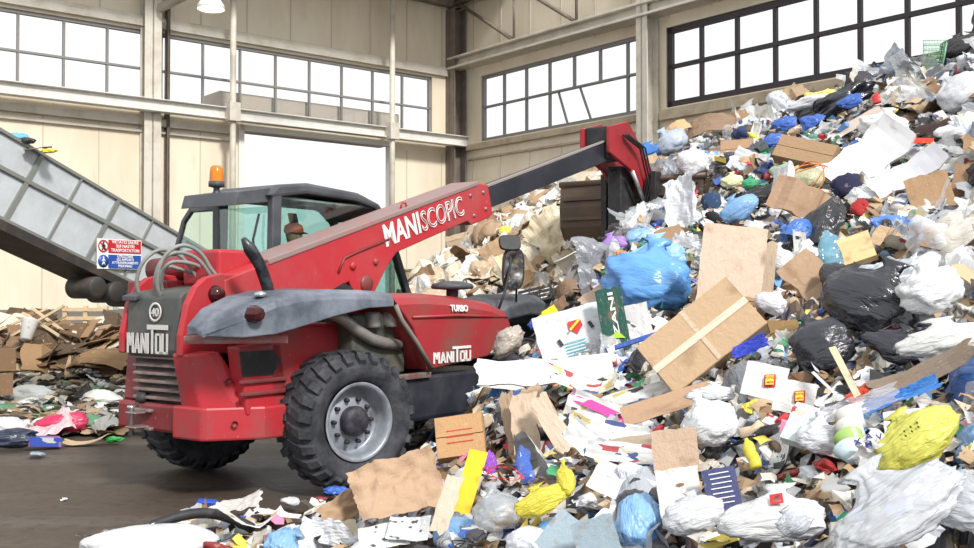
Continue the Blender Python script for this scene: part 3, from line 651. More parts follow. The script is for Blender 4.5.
for s in (-1, 1):
    m = MB(); W = Vector((.46, s * .17, .32)); m.tube([W, W + Vector((.05, 0, .01)), W + Vector((.10, -s * .005, .02))], [.034, .042, .036], 10, flat=.55)
    for f, (dy, ln) in enumerate(((-.030, .07), (-.010, .082), (.011, .078), (.031, .062))):
        b0 = W + Vector((.09, dy, .025)); m.tube([b0, b0 + Vector((ln * .5, 0, .012)), b0 + Vector((ln * .75, 0, -.018)), b0 + Vector((ln * .55, 0, -.045))], [.011, .010, .009, .007], 8)
    b0 = W + Vector((.03, -s * .035, .01)); m.tube([b0, b0 + Vector((.035, -s * .025, -.01)), b0 + Vector((.065, -s * .02, -.03))], [.012, .011, .008], 8)
    m.build('hand', SKIN, pers)
m = MB(); m.tube([(.045, -.1, .50), (.10, 0, .56), (.045, .1, .50)], .02, 8); m.build('collar', MATS['work_navy'], pers)
# ================================================================ the waste heap: ground shape
def at(px, py, d):
    r = ray(px, py); t = d / r.y
    return Vector((r.x * t, d, CAM_Z + r.z * t))
CTRL = []
for px, py, d in [
    (415, 284, 22), (480, 234, 22), (530, 202, 22), (570, 186, 21.5), (640, 164, 21), (700, 140, 20), (745, 128, 19.5), (800, 112, 19), (870, 94, 17.8), (925, 79, 17), (974, 56, 16.3), (1060, 20, 15),
    (600, 268, 12.4), (620, 232, 14), (660, 190, 16.5), (560, 292, 11.5), (560, 332, 10.2), (530, 345, 9.9),
    (475, 378, 9.3), (500, 402, 8.6), (560, 400, 8.3), (500, 480, 6.9), (500, 540, 5.6),  (440, 465, 7.9), (400, 502, 7.0), (360, 520, 6.8),
    (650, 300, 10), (650, 250, 11.8), (650, 380, 8), (650, 450, 6.3), (650, 548, 4.8), (580, 548, 5.2),
    (720, 300, 9.4), (720, 230, 12), (720, 170, 16), (720, 400, 6.9), (720, 480, 5.3),
    (800, 300, 8.4), (800, 220, 11.2), (800, 150, 15), (800, 380, 6.5), (800, 450, 5.2), (800, 548, 4.0),
    (890, 110, 14.6), (890, 170, 12), (890, 250, 9.1), (890, 350, 6.3), (890, 450, 4.7), (890, 548, 3.7),
    (974, 80, 14.6), (974, 150, 12), (974, 250, 8.6), (974, 350, 6), (974, 450, 4.3), (974, 548, 3.3),
    (470, 262, 19), (520, 240, 18), (470, 285, 16)]:
    p = at(px, py, d); CTRL.append((p.x, p.y, max(p.z, .02)))
CTRL += [(-.45, 9.2, .12), (-.15, 9.5, .25), (-.7, 8.9, .05), (-1.0, 6.2, .06), (-2.2, 6.4, 0), (-1.6, 7.4, 0), (-.6, 7.6, .12), (-.2, 5.0, .18), (-1.5, 5.0, 0), (-3, 8, 0), (-3, 5, 0), (.2, 3.5, .25), (1.2, 2.5, .5), (3, 1.5, .8), (6, 3, 1.3), (7, 6, 2.2), (9, 9, 3.6), (11, 11, 4.9), (-1.2, 9, 0), (-.6, 8.6, .1), (.0, 10.2, .35), (-.4, 11, .25), (-1.5, 11, 0), (-2.5, 13, 0), (-3.5, 16, 0), (-4, 20, 0), (-4, 24, .1), (.6, 12.5, .9), (1.6, 14, 1.9), (-.8, 14, .25), (0, 16, 1.2), (.8, 12.0, 1.0), (-2.4, 26, .8), (0, 26, 2.6), (10, 6, 2.6)]
CT = np.array(CTRL)
def _phi(r2): return np.where(r2 > 1e-9, r2 * np.log(r2 + 1e-12) * .5, 0)
_n = len(CT); _d2 = ((CT[:, None, :2] - CT[None, :, :2]) ** 2).sum(-1)
_A = np.zeros((_n + 3, _n + 3)); _A[:_n, :_n] = _phi(_d2) + np.eye(_n) * .25; _A[:_n, _n] = 1; _A[:_n, _n + 1:] = CT[:, :2]; _A[_n:, :_n] = _A[:_n, _n:].T
_w = np.linalg.solve(_A, np.concatenate([CT[:, 2], np.zeros(3)]))
def hts(x, y):
    x = np.atleast_1d(np.asarray(x, float)); y = np.atleast_1d(np.asarray(y, float))
    d2 = (x[..., None] - CT[:, 0]) ** 2 + (y[..., None] - CT[:, 1]) ** 2
    z = (_phi(d2) * _w[:_n]).sum(-1) + _w[_n] + _w[_n + 1] * x + _w[_n + 2] * y
    b = .10 * np.sin(1.9 * x + 1.3 * np.sin(1.1 * y)) * np.sin(2.3 * y + .7) * np.clip(z, 0, 1)
    return z + b
WB = lambda x, y: (x - CX0) * NB.x + (y - CY0) * NB.y    # distance in front of the right wall
def H1(x, y): return float(hts(x, y)[0])
def hit(px, py, extra=0.):
    """where the sight line through a picture point meets the heap (or the floor)"""
    r = ray(px, py); t = np.linspace(2.2, 27, 500); x = r.x * t / r.y; y = t
    z = CAM_Z + r.z * t / r.y; h = np.maximum(hts(x, y), 0) + extra
    k = np.nonzero(z <= h)[0]
    if not len(k): return None
    i = k[0]
    if i: a = (z[i - 1] - h[i - 1]); b = (h[i] - z[i]); f = a / (a + b + 1e-9); tt = t[i - 1] + (t[i] - t[i - 1]) * f
    else: tt = t[0]
    p = Vector((r.x * tt / r.y, tt, CAM_Z + r.z * tt / r.y))
    return p if WB(p.x, p.y) > .1 else None
def normal(x, y):
    e = .12; a = hts([x + e, x - e, x, x], [y, y, y + e, y - e]); a = np.maximum(a, 0)
    return Vector((-(a[0] - a[1]) / (2 * e), -(a[2] - a[3]) / (2 * e), 1)).normalized()

# ---------------------------------------------------------------- materials; each piece takes its own colour from the object
def trash_mat(name, rough=.6, kind='plain', trans=0., spec=.5, bump=0., streak=False):
    m, nt, b, out = nodes_of(name)
    oi = nd(nt, 'ShaderNodeObjectInfo'); base = oi.outputs['Color']
    tc = nd(nt, 'ShaderNodeTexCoord')
    # every object looks at its own patch of the pattern
    ad = nd(nt, 'ShaderNodeVectorMath', _operation='ADD'); sc = nd(nt, 'ShaderNodeMath', _operation='MULTIPLY'); sc.inputs[1].default_value = 37.
    nt.links.new(oi.outputs['Random'], sc.inputs[0]); nt.links.new(tc.outputs['Object'], ad.inputs[0]); nt.links.new(sc.outputs[0], ad.inputs[1])
    v = ad.outputs[0]
    def noisef(scale, lo, hi, detail=4):
        n = nd(nt, 'ShaderNodeTexNoise', Scale=scale, Detail=detail); nt.links.new(v, n.inputs['Vector'])
        r = nd(nt, 'ShaderNodeMapRange'); r.inputs[1].default_value = lo; r.inputs[2].default_value = hi; nt.links.new(n.outputs[0], r.inputs[0]); return r.outputs[0]
    c = base
    if kind == 'board':
        c = mix(nt, noisef(3, .58, .85), c, (.22, .13, .075)); c = mix(nt, noisef(14, .62, .8), c, (.50, .36, .22))
    elif kind == 'print':
        br = nd(nt, 'ShaderNodeTexVoronoi', Scale=4.5); br.distance = 'CHEBYCHEV'; nt.links.new(v, br.inputs['Vector'])
        hs = nd(nt, 'ShaderNodeSeparateColor'); nt.links.new(br.outputs['Color'], hs.inputs[0])
        cr = nd(nt, 'ShaderNodeValToRGB'); cr.color_ramp.interpolation = 'CONSTANT'
        pal = [(.65, .64, .60), (.60, .57, .50), (.06, .09, .25), (.68, .68, .67), (.38, .06, .07), (.62, .62, .62), (.55, .44, .16), (.04, .04, .05), (.35, .18, .25), (.5, .53, .55)]
        e = cr.color_ramp.elements; e[0].color = (*pal[0], 1); e[1].position = .12; e[1].color = (*pal[1], 1)
        for i, p in enumerate(pal[2:]): x = e.new(.22 + i * .095); x.color = (*p, 1)
        nt.links.new(hs.outputs[0], cr.inputs[0])
        gt = nd(nt, 'ShaderNodeMath', _operation='GREATER_THAN'); gt.inputs[1].default_value = .58; nt.links.new(hs.outputs[1], gt.inputs[0])
        c = mix(nt, gt.outputs[0], c, cr.outputs[0])
    elif kind == 'news':
        wv = nd(nt, 'ShaderNodeTexWave', Scale=16, Distortion=.4); wv.bands_direction = 'Y'; nt.links.new(v, wv.inputs['Vector'])
        g = nd(nt, 'ShaderNodeMath', _operation='GREATER_THAN'); g.inputs[1].default_value = .55; nt.links.new(wv.outputs[1], g.inputs[0])
        n2 = nd(nt, 'ShaderNodeTexNoise', Scale=60, Detail=1); nt.links.new(v, n2.inputs['Vector'])
        g2 = nd(nt, 'ShaderNodeMath', _operation='GREATER_THAN'); g2.inputs[1].default_value = .5; nt.links.new(n2.outputs[0], g2.inputs[0])
        mu = nd(nt, 'ShaderNodeMath', _operation='MULTIPLY'); nt.links.new(g.outputs[0], mu.inputs[0]); nt.links.new(g2.outputs[0], mu.inputs[1])
        c = mix(nt, mu.outputs[0], c, (.22, .22, .23)); c = mix(nt, noisef(5, .66, .67, 1), c, (.08, .08, .09))
    elif kind == 'plain':
        c = mix(nt, noisef(6, .60, .85), c, (.32, .27, .22))
    nt.links.new(c, b.inputs['Base Color']); b.inputs['Roughness'].default_value = rough; b.inputs['Specular IOR Level'].default_value = spec
    if bump:
        mp = nd(nt, 'ShaderNodeMapping'); mp.inputs['Scale'].default_value = (.55, 1.5, 1) if streak else (1, 1, 1); mp.inputs['Rotation'].default_value = (.3, .2, .7) if streak else (0, 0, 0); nt.links.new(v, mp.inputs[0])
        n = nd(nt, 'ShaderNodeTexNoise', Scale=bump, Detail=5, Distortion=1.2); nt.links.new(mp.outputs[0], n.inputs['Vector'])
        bp = nd(nt, 'ShaderNodeBump', Strength=.65 if streak else .28, Distance=.03); nt.links.new(n.outputs[0], bp.inputs['Height']); nt.links.new(bp.outputs[0], b.inputs['Normal'])
    if trans:
        t = nd(nt, 'ShaderNodeBsdfTransparent'); mx = nd(nt, 'ShaderNodeMixShader')
        ff = noisef(1.5, .35, .65); mr = nd(nt, 'ShaderNodeMapRange'); mr.inputs[3].default_value = trans * .75; mr.inputs[4].default_value = min(.9, trans * 1.2); nt.links.new(ff, mr.inputs[0])
        nt.links.new(mr.outputs[0], mx.inputs[0]); nt.links.new(b.outputs[0], mx.inputs[1]); nt.links.new(t.outputs[0], mx.inputs[2]); nt.links.new(mx.outputs[0], out.inputs[0])
    return m
T_VEIL = trash_mat('veil_film', .2, 'flat', .34, .8, bump=4, streak=True); T_FILM = trash_mat('plastic_film', .25, 'flat', 0, .6, bump=6, streak=True); T_CLEAR = trash_mat('clear_film', .15, 'flat', .5, .8, bump=5, streak=True)
T_PAPER = trash_mat('paper', .7, 'plain', bump=7); T_PRINT = trash_mat('printed_paper', .4, 'print'); T_NEWS = trash_mat('newsprint', .8, 'news')
T_BOARD = trash_mat('cardboard', .8, 'board', bump=10); T_HARD = trash_mat('hard_plastic', .3, 'plain'); T_BOTT = trash_mat('bottle_plastic', .12, 'plain', .45, .8)
T_CLOTH = trash_mat('cloth', .9, 'plain', bump=18); T_BLACK = trash_mat('bin_liner', .2, 'flat', 0, .9, bump=6, streak=True)

# ---------------------------------------------------------------- shapes, all about 1 unit across, face along +z
def creases(rng, n, amp, dim=2):
    return [(Vector((rng.gauss(0, 1), rng.gauss(0, 1), rng.gauss(0, 1) if dim == 3 else 0)).normalized(), rng.uniform(-.5, .5), rng.uniform(.4, 1) * amp * rng.choice((-1, 1))) for _ in range(n)]
def crz(p, cs): return sum(a * abs(d.dot(p) - o) for d, o, a in cs)
def finish(me, m, smooth):
    me.materials.append(m); me.polygons.foreach_set('use_smooth', [smooth] * len(me.polygons)); me.update(); return me
def g_sheet(seed, m, amp=.25, ncr=7, n=14, curl=.0, asp=1., thick=0., tear=.05, smooth=False, fold=0.):
    rng = random.Random(seed); cs = creases(rng, ncr, amp); mb = MB(); vs = []
    for i in range(n + 1):
        for j in range(n + 1):
            u, v = i / n - .5, j / n - .5
            x, y = u, v * asp
            if i in (0, n): x += tear * (1.6 * noise.noise(Vector((y * 5, seed, i))) + rng.uniform(-.25, .25))
            if j in (0, n): y += tear * (1.6 * noise.noise(Vector((x * 5, seed, j + 9))) + rng.uniform(-.25, .25))
            p = Vector((x, y, 0)); z = crz(p, cs) + .06 * amp * 4 * noise.noise(Vector((x * 6, y * 6, seed)))
            z += curl * x * x * 2
            if fold and x > .18: z += (x - .18) * fold; x -= (x - .18) * min(.7, abs(fold) * .4)
            vs.append((x, y, z))
    mz = sum(v[2] for v in vs) / len(vs); vs = [(x, y, z - mz) for x, y, z in vs]
    fs = [(a := i * (n + 1) + j, a + n + 1, a + n + 2, a + 1) for i in range(n) for j in range(n)]
    if thick:
        k = len(vs); vs += [(x, y, z - thick) for x, y, z in vs]; fs = fs + [tuple(k + q for q in reversed(f)) for f in fs]
        ring = [i * (n + 1) for i in range(n + 1)] + [n * (n + 1) + j for j in range(1, n + 1)] + [i * (n + 1) + n for i in range(n - 1, -1, -1)] + [j for j in range(n - 1, 0, -1)]
        fs += [(ring[q], ring[(q + 1) % len(ring)], k + ring[(q + 1) % len(ring)], k + ring[q]) for q in range(len(ring))]
    me = bpy.data.meshes.new('s'); me.from_pydata(vs, [], fs)
    return finish(me, m, smooth)
def g_blob(seed, m, amp=.35, ncr=12, sub=4, flat=.6, neck=0., smooth=True, fine=.03, asp=1.):
    """a crumpled wad or a filled bag; with a neck, gathered and knotted at +y with two ears"""
    rng = random.Random(seed); bm = bmesh.new(); bmesh.ops.create_icosphere(bm, subdivisions=sub, radius=.5)
    cs = creases(rng, ncr, amp, 3); cs2 = creases(rng, ncr * 2, fine * 3, 3)
    for v in bm.verts:
        p = v.co.copy(); d = p.normalized()
        r = 1 + crz(p, cs) - amp * ncr * .0 + crz(Vector((noise.noise(p * 3 + Vector((seed, 0, 0))), noise.noise(p * 3 + Vector((0, seed, 0))), noise.noise(p * 3))) * .6, cs2)
        r *= 1 + fine * 2 * noise.noise(d * 7 + Vector((seed, 1, 2)))
        q = Vector((d.x * .5 * r, d.y * .5 * r * asp, d.z * .5 * r * flat))
        if neck:
            t = max(0, (d.y - .45) / .55)
            a = math.atan2(d.z, d.x)
            if t > 0:
                pleat = 1 + .25 * math.sin(a * 9 + seed) * t
                s = (1 - t) ** 1.1 if t < .8 else .2 + (t - .8) * 1.9
                q.x = q.x * max(s, .14) / max(1e-3, (1 - t ** 2) ** .5 + .05) * pleat if t > .3 else q.x * pleat
                q.z = q.z * (s + .1) * pleat; q.y += t * t * neck
        v.co = q
    c = sum((v.co for v in bm.verts), Vector()) / len(bm.verts); mx = max(max(abs(v.co.x - c.x) for v in bm.verts), .3)
    for v in bm.verts: v.co = (v.co - c) * (.5 / mx)
    me = bpy.data.meshes.new('b'); bm.to_mesh(me); bm.free()
    return finish(me, m, smooth)
def mb_mesh(mb, m, name='m'):
    me = mb.mesh(name); me.materials.append(m); return me
def g_bottle(seed, m, crush=.25):
    rng = random.Random(seed); mb = MB()
    prof = [(0, -.5), (.10, -.5), (.135, -.47), (.14, -.3), (.125, -.25), (.14, -.2), (.14, -.05), (.125, 0), (.14, .05), (.14, .18), (.11, .30), (.06, .38), (.045, .42), (.045, .47)]
    mb.lathe([(r, h) for r, h in prof], 16); cs = creases(rng, 5, crush * .5, 3)
    for i, v in enumerate(mb.v):
        p = Vector(v)
        if p.z < .36: k = crz(p, cs); p.x *= 1 - abs(k); p.y *= 1 + k * .5; p.x += .1 * crush * math.sin(p.z * 9 + seed)
        mb.v[i] = (p.x, p.z, p.y)
    return mb_mesh(mb, m)
def g_cap(m):
    mb = MB(); mb.lathe([(0, .50), (.05, .50), (.055, .49), (.055, .44), (0, .44)], 14); mb.v = [(x, z, y) for x, y, z in mb.v]; return mb_mesh(mb, m)
def g_label(m):
    mb = MB(); mb.lathe([(.143, -.19), (.143, .04)], 16); mb.v = [(x, z, y) for x, y, z in mb.v]; return mb_mesh(mb, m)
def g_can(seed, m, r=.26):
    rng = random.Random(seed); mb = MB(); mb.lathe([(0, -.46), (r * .8, -.48), (r * .85, -.5), (r, -.42), (r, .42), (r * .85, .5), (r * .8, .47), (0, .47)], 18)
    k = rng.uniform(.2, .5)
    mb.v = [(x * (1 - k * math.exp(-(z * 4) ** 2)), z, y * (1 + k * .2 * math.exp(-(z * 4) ** 2))) for x, y, z in mb.v]; return mb_mesh(mb, m)
def g_tray(m, d=.2, h=.35, w=.03):
    mb = MB(); a, b = .5, .42; o = [(-a, -a * .7), (a, -a * .7), (a, a * .7), (-a, a * .7)]; i_ = [(-b, -b * .7), (b, -b * .7), (b, b * .7), (-b, b * .7)]
    def ring(pts, z, k=1.): return [(x * k, y * k, z) for x, y in pts]
    vs = ring(o, d) + ring(i_, 0) + ring(o, d - .02, .98) + ring(i_, .02, .97)
    vs = ring(o, d) + ring(o, 0, .86) + ring(o, .02, .82) + ring(o, d, .93)
    fs = []
    for s in range(3):
        for k in range(4): fs.append((s * 4 + k, s * 4 + (k + 1) % 4, s * 4 + 4 + (k + 1) % 4, s * 4 + 4 + k))
    fs += [(0, 3, 15, 12), (1, 0, 12, 13), (2, 1, 13, 14), (3, 2, 14, 15), (8, 9, 10, 11), (7, 6, 5, 4)]
    mb.add(vs, fs); return mb_mesh(mb, m)
def g_carton(seed, m):
    rng = random.Random(seed); mb = MB(); w, h, d = .24, .42, .16
    s1 = [(-w, -h, -d), (w, -h, -d), (w, -h, d), (-w, -h, d)]
    s2 = [(-w * 1.03, rng.uniform(-.1, .1), -d * .7), (w * .9, 0, -d * .9), (w, 0, d * .8), (-w * .93, 0, d * .85)]
    s3 = [(-w, h * .7, -d), (w, h * .7, -d), (w, h * .7, d), (-w, h * .7, d)]; s4 = [(-w, h, -.02), (w, h, -.02), (w, h, .02), (-w, h, .02)]; s5 = [(-w, h + .08, -.01), (w, h + .08, -.01), (w, h + .08, .01), (-w, h + .08, .01)]
    mb.loft([s1, s2, s3, s4, s5]); return mb_mesh(mb, m)
def g_cup(m):
    mb = MB(); mb.lathe([(0, -.35), (.2, -.35), (.3, .35), (.32, .36), (.32, .38), (.28, .37), (.19, -.32), (0, -.32)], 20); mb.v = [(x, z, y) for x, y, z in mb.v]; return mb_mesh(mb, m)
def g_cord(seed, m, r=.012, turns=2.5):
    rng = random.Random(seed); pts = []
    for i in range(44):
        t = i / 43; a = t * turns * 6.28
        pts.append((.45 * math.cos(a) * (1 - .3 * t) + rng.uniform(-.02, .02), .35 * math.sin(a) * (.6 + .4 * t), .12 * math.sin(a * 1.7 + seed)))
    mb = MB(); mb.tube(pts, r, 6); return mb_mesh(mb, m)
def g_plank(m, w=.05, t=.02):
    return mb_mesh(MB().prism([(-.5, -w), (.5, -w * .9), (.49, w), (-.48, w)], 0, t * 2, 'z'), m)
def g_flapboard(seed, m, asp=.7):
    """a flattened carton panel: three hinged panels with corrugated thickness"""
    rng = random.Random(seed); mb = MB(); x = -.5; z = 0; ang = rng.uniform(-.2, .2); cur = Vector((x, 0, 0)); t = .018
    for k, ln in enumerate((.28, .5, .22)):
        d = Vector((math.cos(ang), 0, math.sin(ang))); nn = Vector((-d.z, 0, d.x)) * t; e = cur + d * ln
        y0, y1 = -asp / 2 + rng.uniform(-.04, .04), asp / 2 + rng.uniform(-.04, .04)
        # split each panel for a torn outer edge and a dent
        n = 5; secs = []
        for q in range(n + 1):
            yy = y0 + (y1 - y0) * q / n; j = rng.uniform(-.015, .015) if 0 < q < n else 0; jj = (rng.uniform(-.04, .04) if k in (0, 2) else 0)
            a_ = cur + Vector((jj if k == 0 else 0, yy, j)); b_ = e + Vector((jj if k == 2 else 0, yy, j))
            secs.append([a_, b_, b_ + nn, a_ + nn])
        mb.loft(secs); cur = e; ang += rng.uniform(-.9, .9)
    mz = sum(v[2] for v in mb.v) / len(mb.v); mx = sum(v[0] for v in mb.v) / len(mb.v); mb.v = [(x - mx, y, z - mz) for x, y, z in mb.v]
    return mb_mesh(mb, m)

LIB = dict(
    bag=[g_blob(i, T_FILM, .15, 9, 4, .66, .25, fine=.055) for i in range(5)], wad=[g_blob(20 + i, T_FILM, .55, 14, 3, .45, smooth=False, fine=.12) for i in range(6)],
    clear=[g_sheet(40 + i, T_CLEAR, .30, 9, 18, smooth=True, tear=.1) for i in range(5)], liner=[g_blob(60 + i, T_BLACK, .26, 9, 4, .55, .2, fine=.05) for i in range(4)],
    sheet=[g_sheet(80 + i, T_PAPER, .22, 6, 10, curl=.4 * (i % 2), tear=.04) for i in range(6)], filmsheet=[g_sheet(100 + i, T_FILM, .38, 10, 16, tear=.09) for i in range(6)],
    printed=[g_sheet(120 + i, T_PRINT, .24, 7, 14, curl=.5 * (i % 3), tear=.015, asp=.75) for i in range(5)], news=[g_sheet(140 + i, T_NEWS, .16, 6, 10, tear=.01, asp=.8, fold=.5 * (i % 2)) for i in range(4)],
    board=[g_flapboard(160 + i, T_BOARD, .55 + .08 * i) for i in range(5)], torn=[g_sheet(180 + i, T_BOARD, .16, 4, 8, thick=.02, tear=.06, asp=.6 + .1 * i, curl=.5 * (i % 3 - 1)) for i in range(5)],
    bottle=[g_bottle(200 + i, T_BOTT, .2 + .15 * i) for i in range(3)], jug=[g_bottle(205 + i, T_HARD, .15) for i in range(2)], can=[g_can(210 + i, T_HARD) for i in range(3)], tray=[g_tray(T_HARD)], cup=[g_cup(T_HARD)],
    carton=[g_carton(220 + i, T_PRINT) for i in range(3)], cord=[g_cord(230 + i, T_HARD) for i in range(3)], plank=[g_plank(T_BOARD)], rag=[g_blob(240 + i, T_CLOTH, .6, 10, 3, .35, fine=.08) for i in range(4)],
    balls=[g_blob(250 + i, T_PAPER, .6, 16, 3, .75, smooth=False, fine=.14) for i in range(4)])
CAPM, LABM = g_cap(T_HARD), g_label(T_PRINT)

def basis(n, px, py, ang, face):
    """orientation with z near the slope normal (or turned to face the sight line by 'face'), x at ang degrees in the picture"""
    v = -ray(px, py).normalized(); z = (n * (1 - face) + v * face).normalized()
    a = R(ang); rt = Vector((1, 0, 0)); up = Vector((0, 0, 1)); want = rt * math.cos(a) + (up - v * up.dot(v)).normalized() * math.sin(a)
    x = (want - z * want.dot(z)).normalized(); y = z.cross(x)
    return Matrix((x, y, z)).transposed()
def new_obj(name, me, label, cat, group, colr):
    o = bpy.data.objects.new(name, me); COL.objects.link(o); o.color = (*colr, 1)
    return tag(o, label, cat, group)
BODY = {}
def put(name, kind, px, py, w, h, ang=0, face=.45, lift=.3, col=(.8, .8, .8), label='', cat='', var=0, depth=None, zs=None, mat_=None, group=None, extra=.10):
    """a piece w by h picture pixels big, resting on the heap where that point of it shows"""
    p = hit(px, py, extra)
    if p is None: return None
    d = p.y; W, Hh = w * d / F, h * d / F; n = normal(p.x, p.y)
    if min(col) > .66: col = tuple(c * .86 for c in col)
    me = LIB[kind][var % len(LIB[kind])] if isinstance(kind, str) else kind
    if mat_: me = me.copy(); me.materials.clear(); me.materials.append(mat_)
    o = new_obj(name, me, label, cat, group, col)
    dims = [max(v.co[i] for v in me.vertices) - min(v.co[i] for v in me.vertices) for i in range(3)]
    s = Vector((W / dims[0], Hh / dims[1], 0)); s.z = zs * min(s.x, s.y) if zs else min(s.x, s.y)
    B = basis(n, px, py, ang, face)
    Mx = B.to_4x4() @ Matrix.Diagonal((s.x, s.y, s.z, 1))
    Mx.translation = p + n * (dims[2] * s.z * (lift - .0))
    o.matrix_world = Mx
    return o
def sub(o, name, me, colr):
    c = bpy.data.objects.new(name, me); COL.objects.link(c); c.parent = o; c.color = (*colr, 1); return c

# ---------------------------------------------------------------- body of the heap
def heap_body():
    na, nr = 330, 300; vs, fs = [], []
    for i in range(na + 1):
        a = R(-34 + 92 * i / na)
        # reach of this bearing
        for j in range(nr + 1):
            r = 1.6 * (27 / 1.6) ** (j / nr); x, y = r * math.sin(a), r * math.cos(a)
            w_ = WB(x, y)
            if w_ < .12: x -= NB.x * (w_ - .12); y -= NB.y * (w_ - .12)
            ua = (x - CX0) * NA.x + (y - CY0) * NA.y
            if ua < .3: x -= NA.x * (ua - .3); y -= NA.y * (ua - .3)
            vs.append([x, y, 0])
    arr = np.array(vs); z = np.concatenate([hts(arr[k:k + 4000, 0], arr[k:k + 4000, 1]) for k in range(0, len(arr), 4000)])
    arr[:, 2] = z
    out = []
    for k, (x, y, zz) in enumerate(arr):
        p = Vector((x, y, zz)); c = noise.cell(p * 4.5); v = noise.voronoi(p * 5)[0]
        d = (v[1] - v[0]) * .30 + .09 * noise.noise(p * 2.2) + .06 * noise.noise(p * 9) + .05 * c
        hol = noise.noise(p * 1.5) + .5 * noise.noise(p * 3.1); f = min(1, max(0, zz * 2.2)); out.append((x, y, zz + (d - .12 + .30 * max(-.6, min(.3, hol))) * f - .03))
    m_ = nr + 1
    for i in range(na):
        for j in range(nr):
            q = (i * m_ + j, i * m_ + j + 1, (i + 1) * m_ + j + 1, (i + 1) * m_ + j)
            if max(arr[k][2] for k in q) > .0: fs.append(q)
    me = bpy.data.meshes.new('heap'); me.from_pydata(out, [], fs)
    m, nt, b, o_ = nodes_of('packed_litter')
    tc = nd(nt, 'ShaderNodeTexCoord')
    ns = nd(nt, 'ShaderNodeTexNoise', Scale=4, Detail=3); nt.links.new(tc.outputs['Object'], ns.inputs['Vector'])
    mv = nd(nt, 'ShaderNodeVectorMath', _operation='MULTIPLY_ADD'); mv.inputs[1].default_value = (.25,) * 3; nt.links.new(ns.outputs['Color'], mv.inputs[0]); nt.links.new(tc.outputs['Object'], mv.inputs[2])
    vo = nd(nt, 'ShaderNodeTexVoronoi', Scale=9); nt.links.new(mv.outputs[0], vo.inputs['Vector'])
    sp = nd(nt, 'ShaderNodeSeparateColor'); nt.links.new(vo.outputs['Color'], sp.inputs[0])
    cr = nd(nt, 'ShaderNodeValToRGB'); cr.color_ramp.interpolation = 'CONSTANT'
    pal = [(.40, .39, .38), (.02, .02, .025), (.12, .08, .05), (.16, .15, .14), (.02, .03, .09), (.06, .05, .04), (.42, .41, .38), (.03, .03, .035), (.18, .13, .09), (.05, .10, .18), (.03, .02, .02), (.24, .22, .20)]  # mostly dark tones put the shade of the gaps into the litter's colour
    e = cr.color_ramp.elements; e[0].color = (*pal[0], 1); e[1].position = .08; e[1].color = (*pal[1], 1)
    for i, p in enumerate(pal[2:]): x = e.new(.16 + i * .083); x.color = (*p, 1)
    nt.links.new(sp.outputs[0], cr.inputs[0]); nt.links.new(cr.outputs[0], b.inputs['Base Color']); b.inputs['Roughness'].default_value = .6
    finish(me, m, False); o = bpy.data.objects.new('waste_heap', me); COL.objects.link(o)
    tag(o, 'tightly packed mixed litter forming the body of the big heap', 'waste heap', kind='stuff')
heap_body()
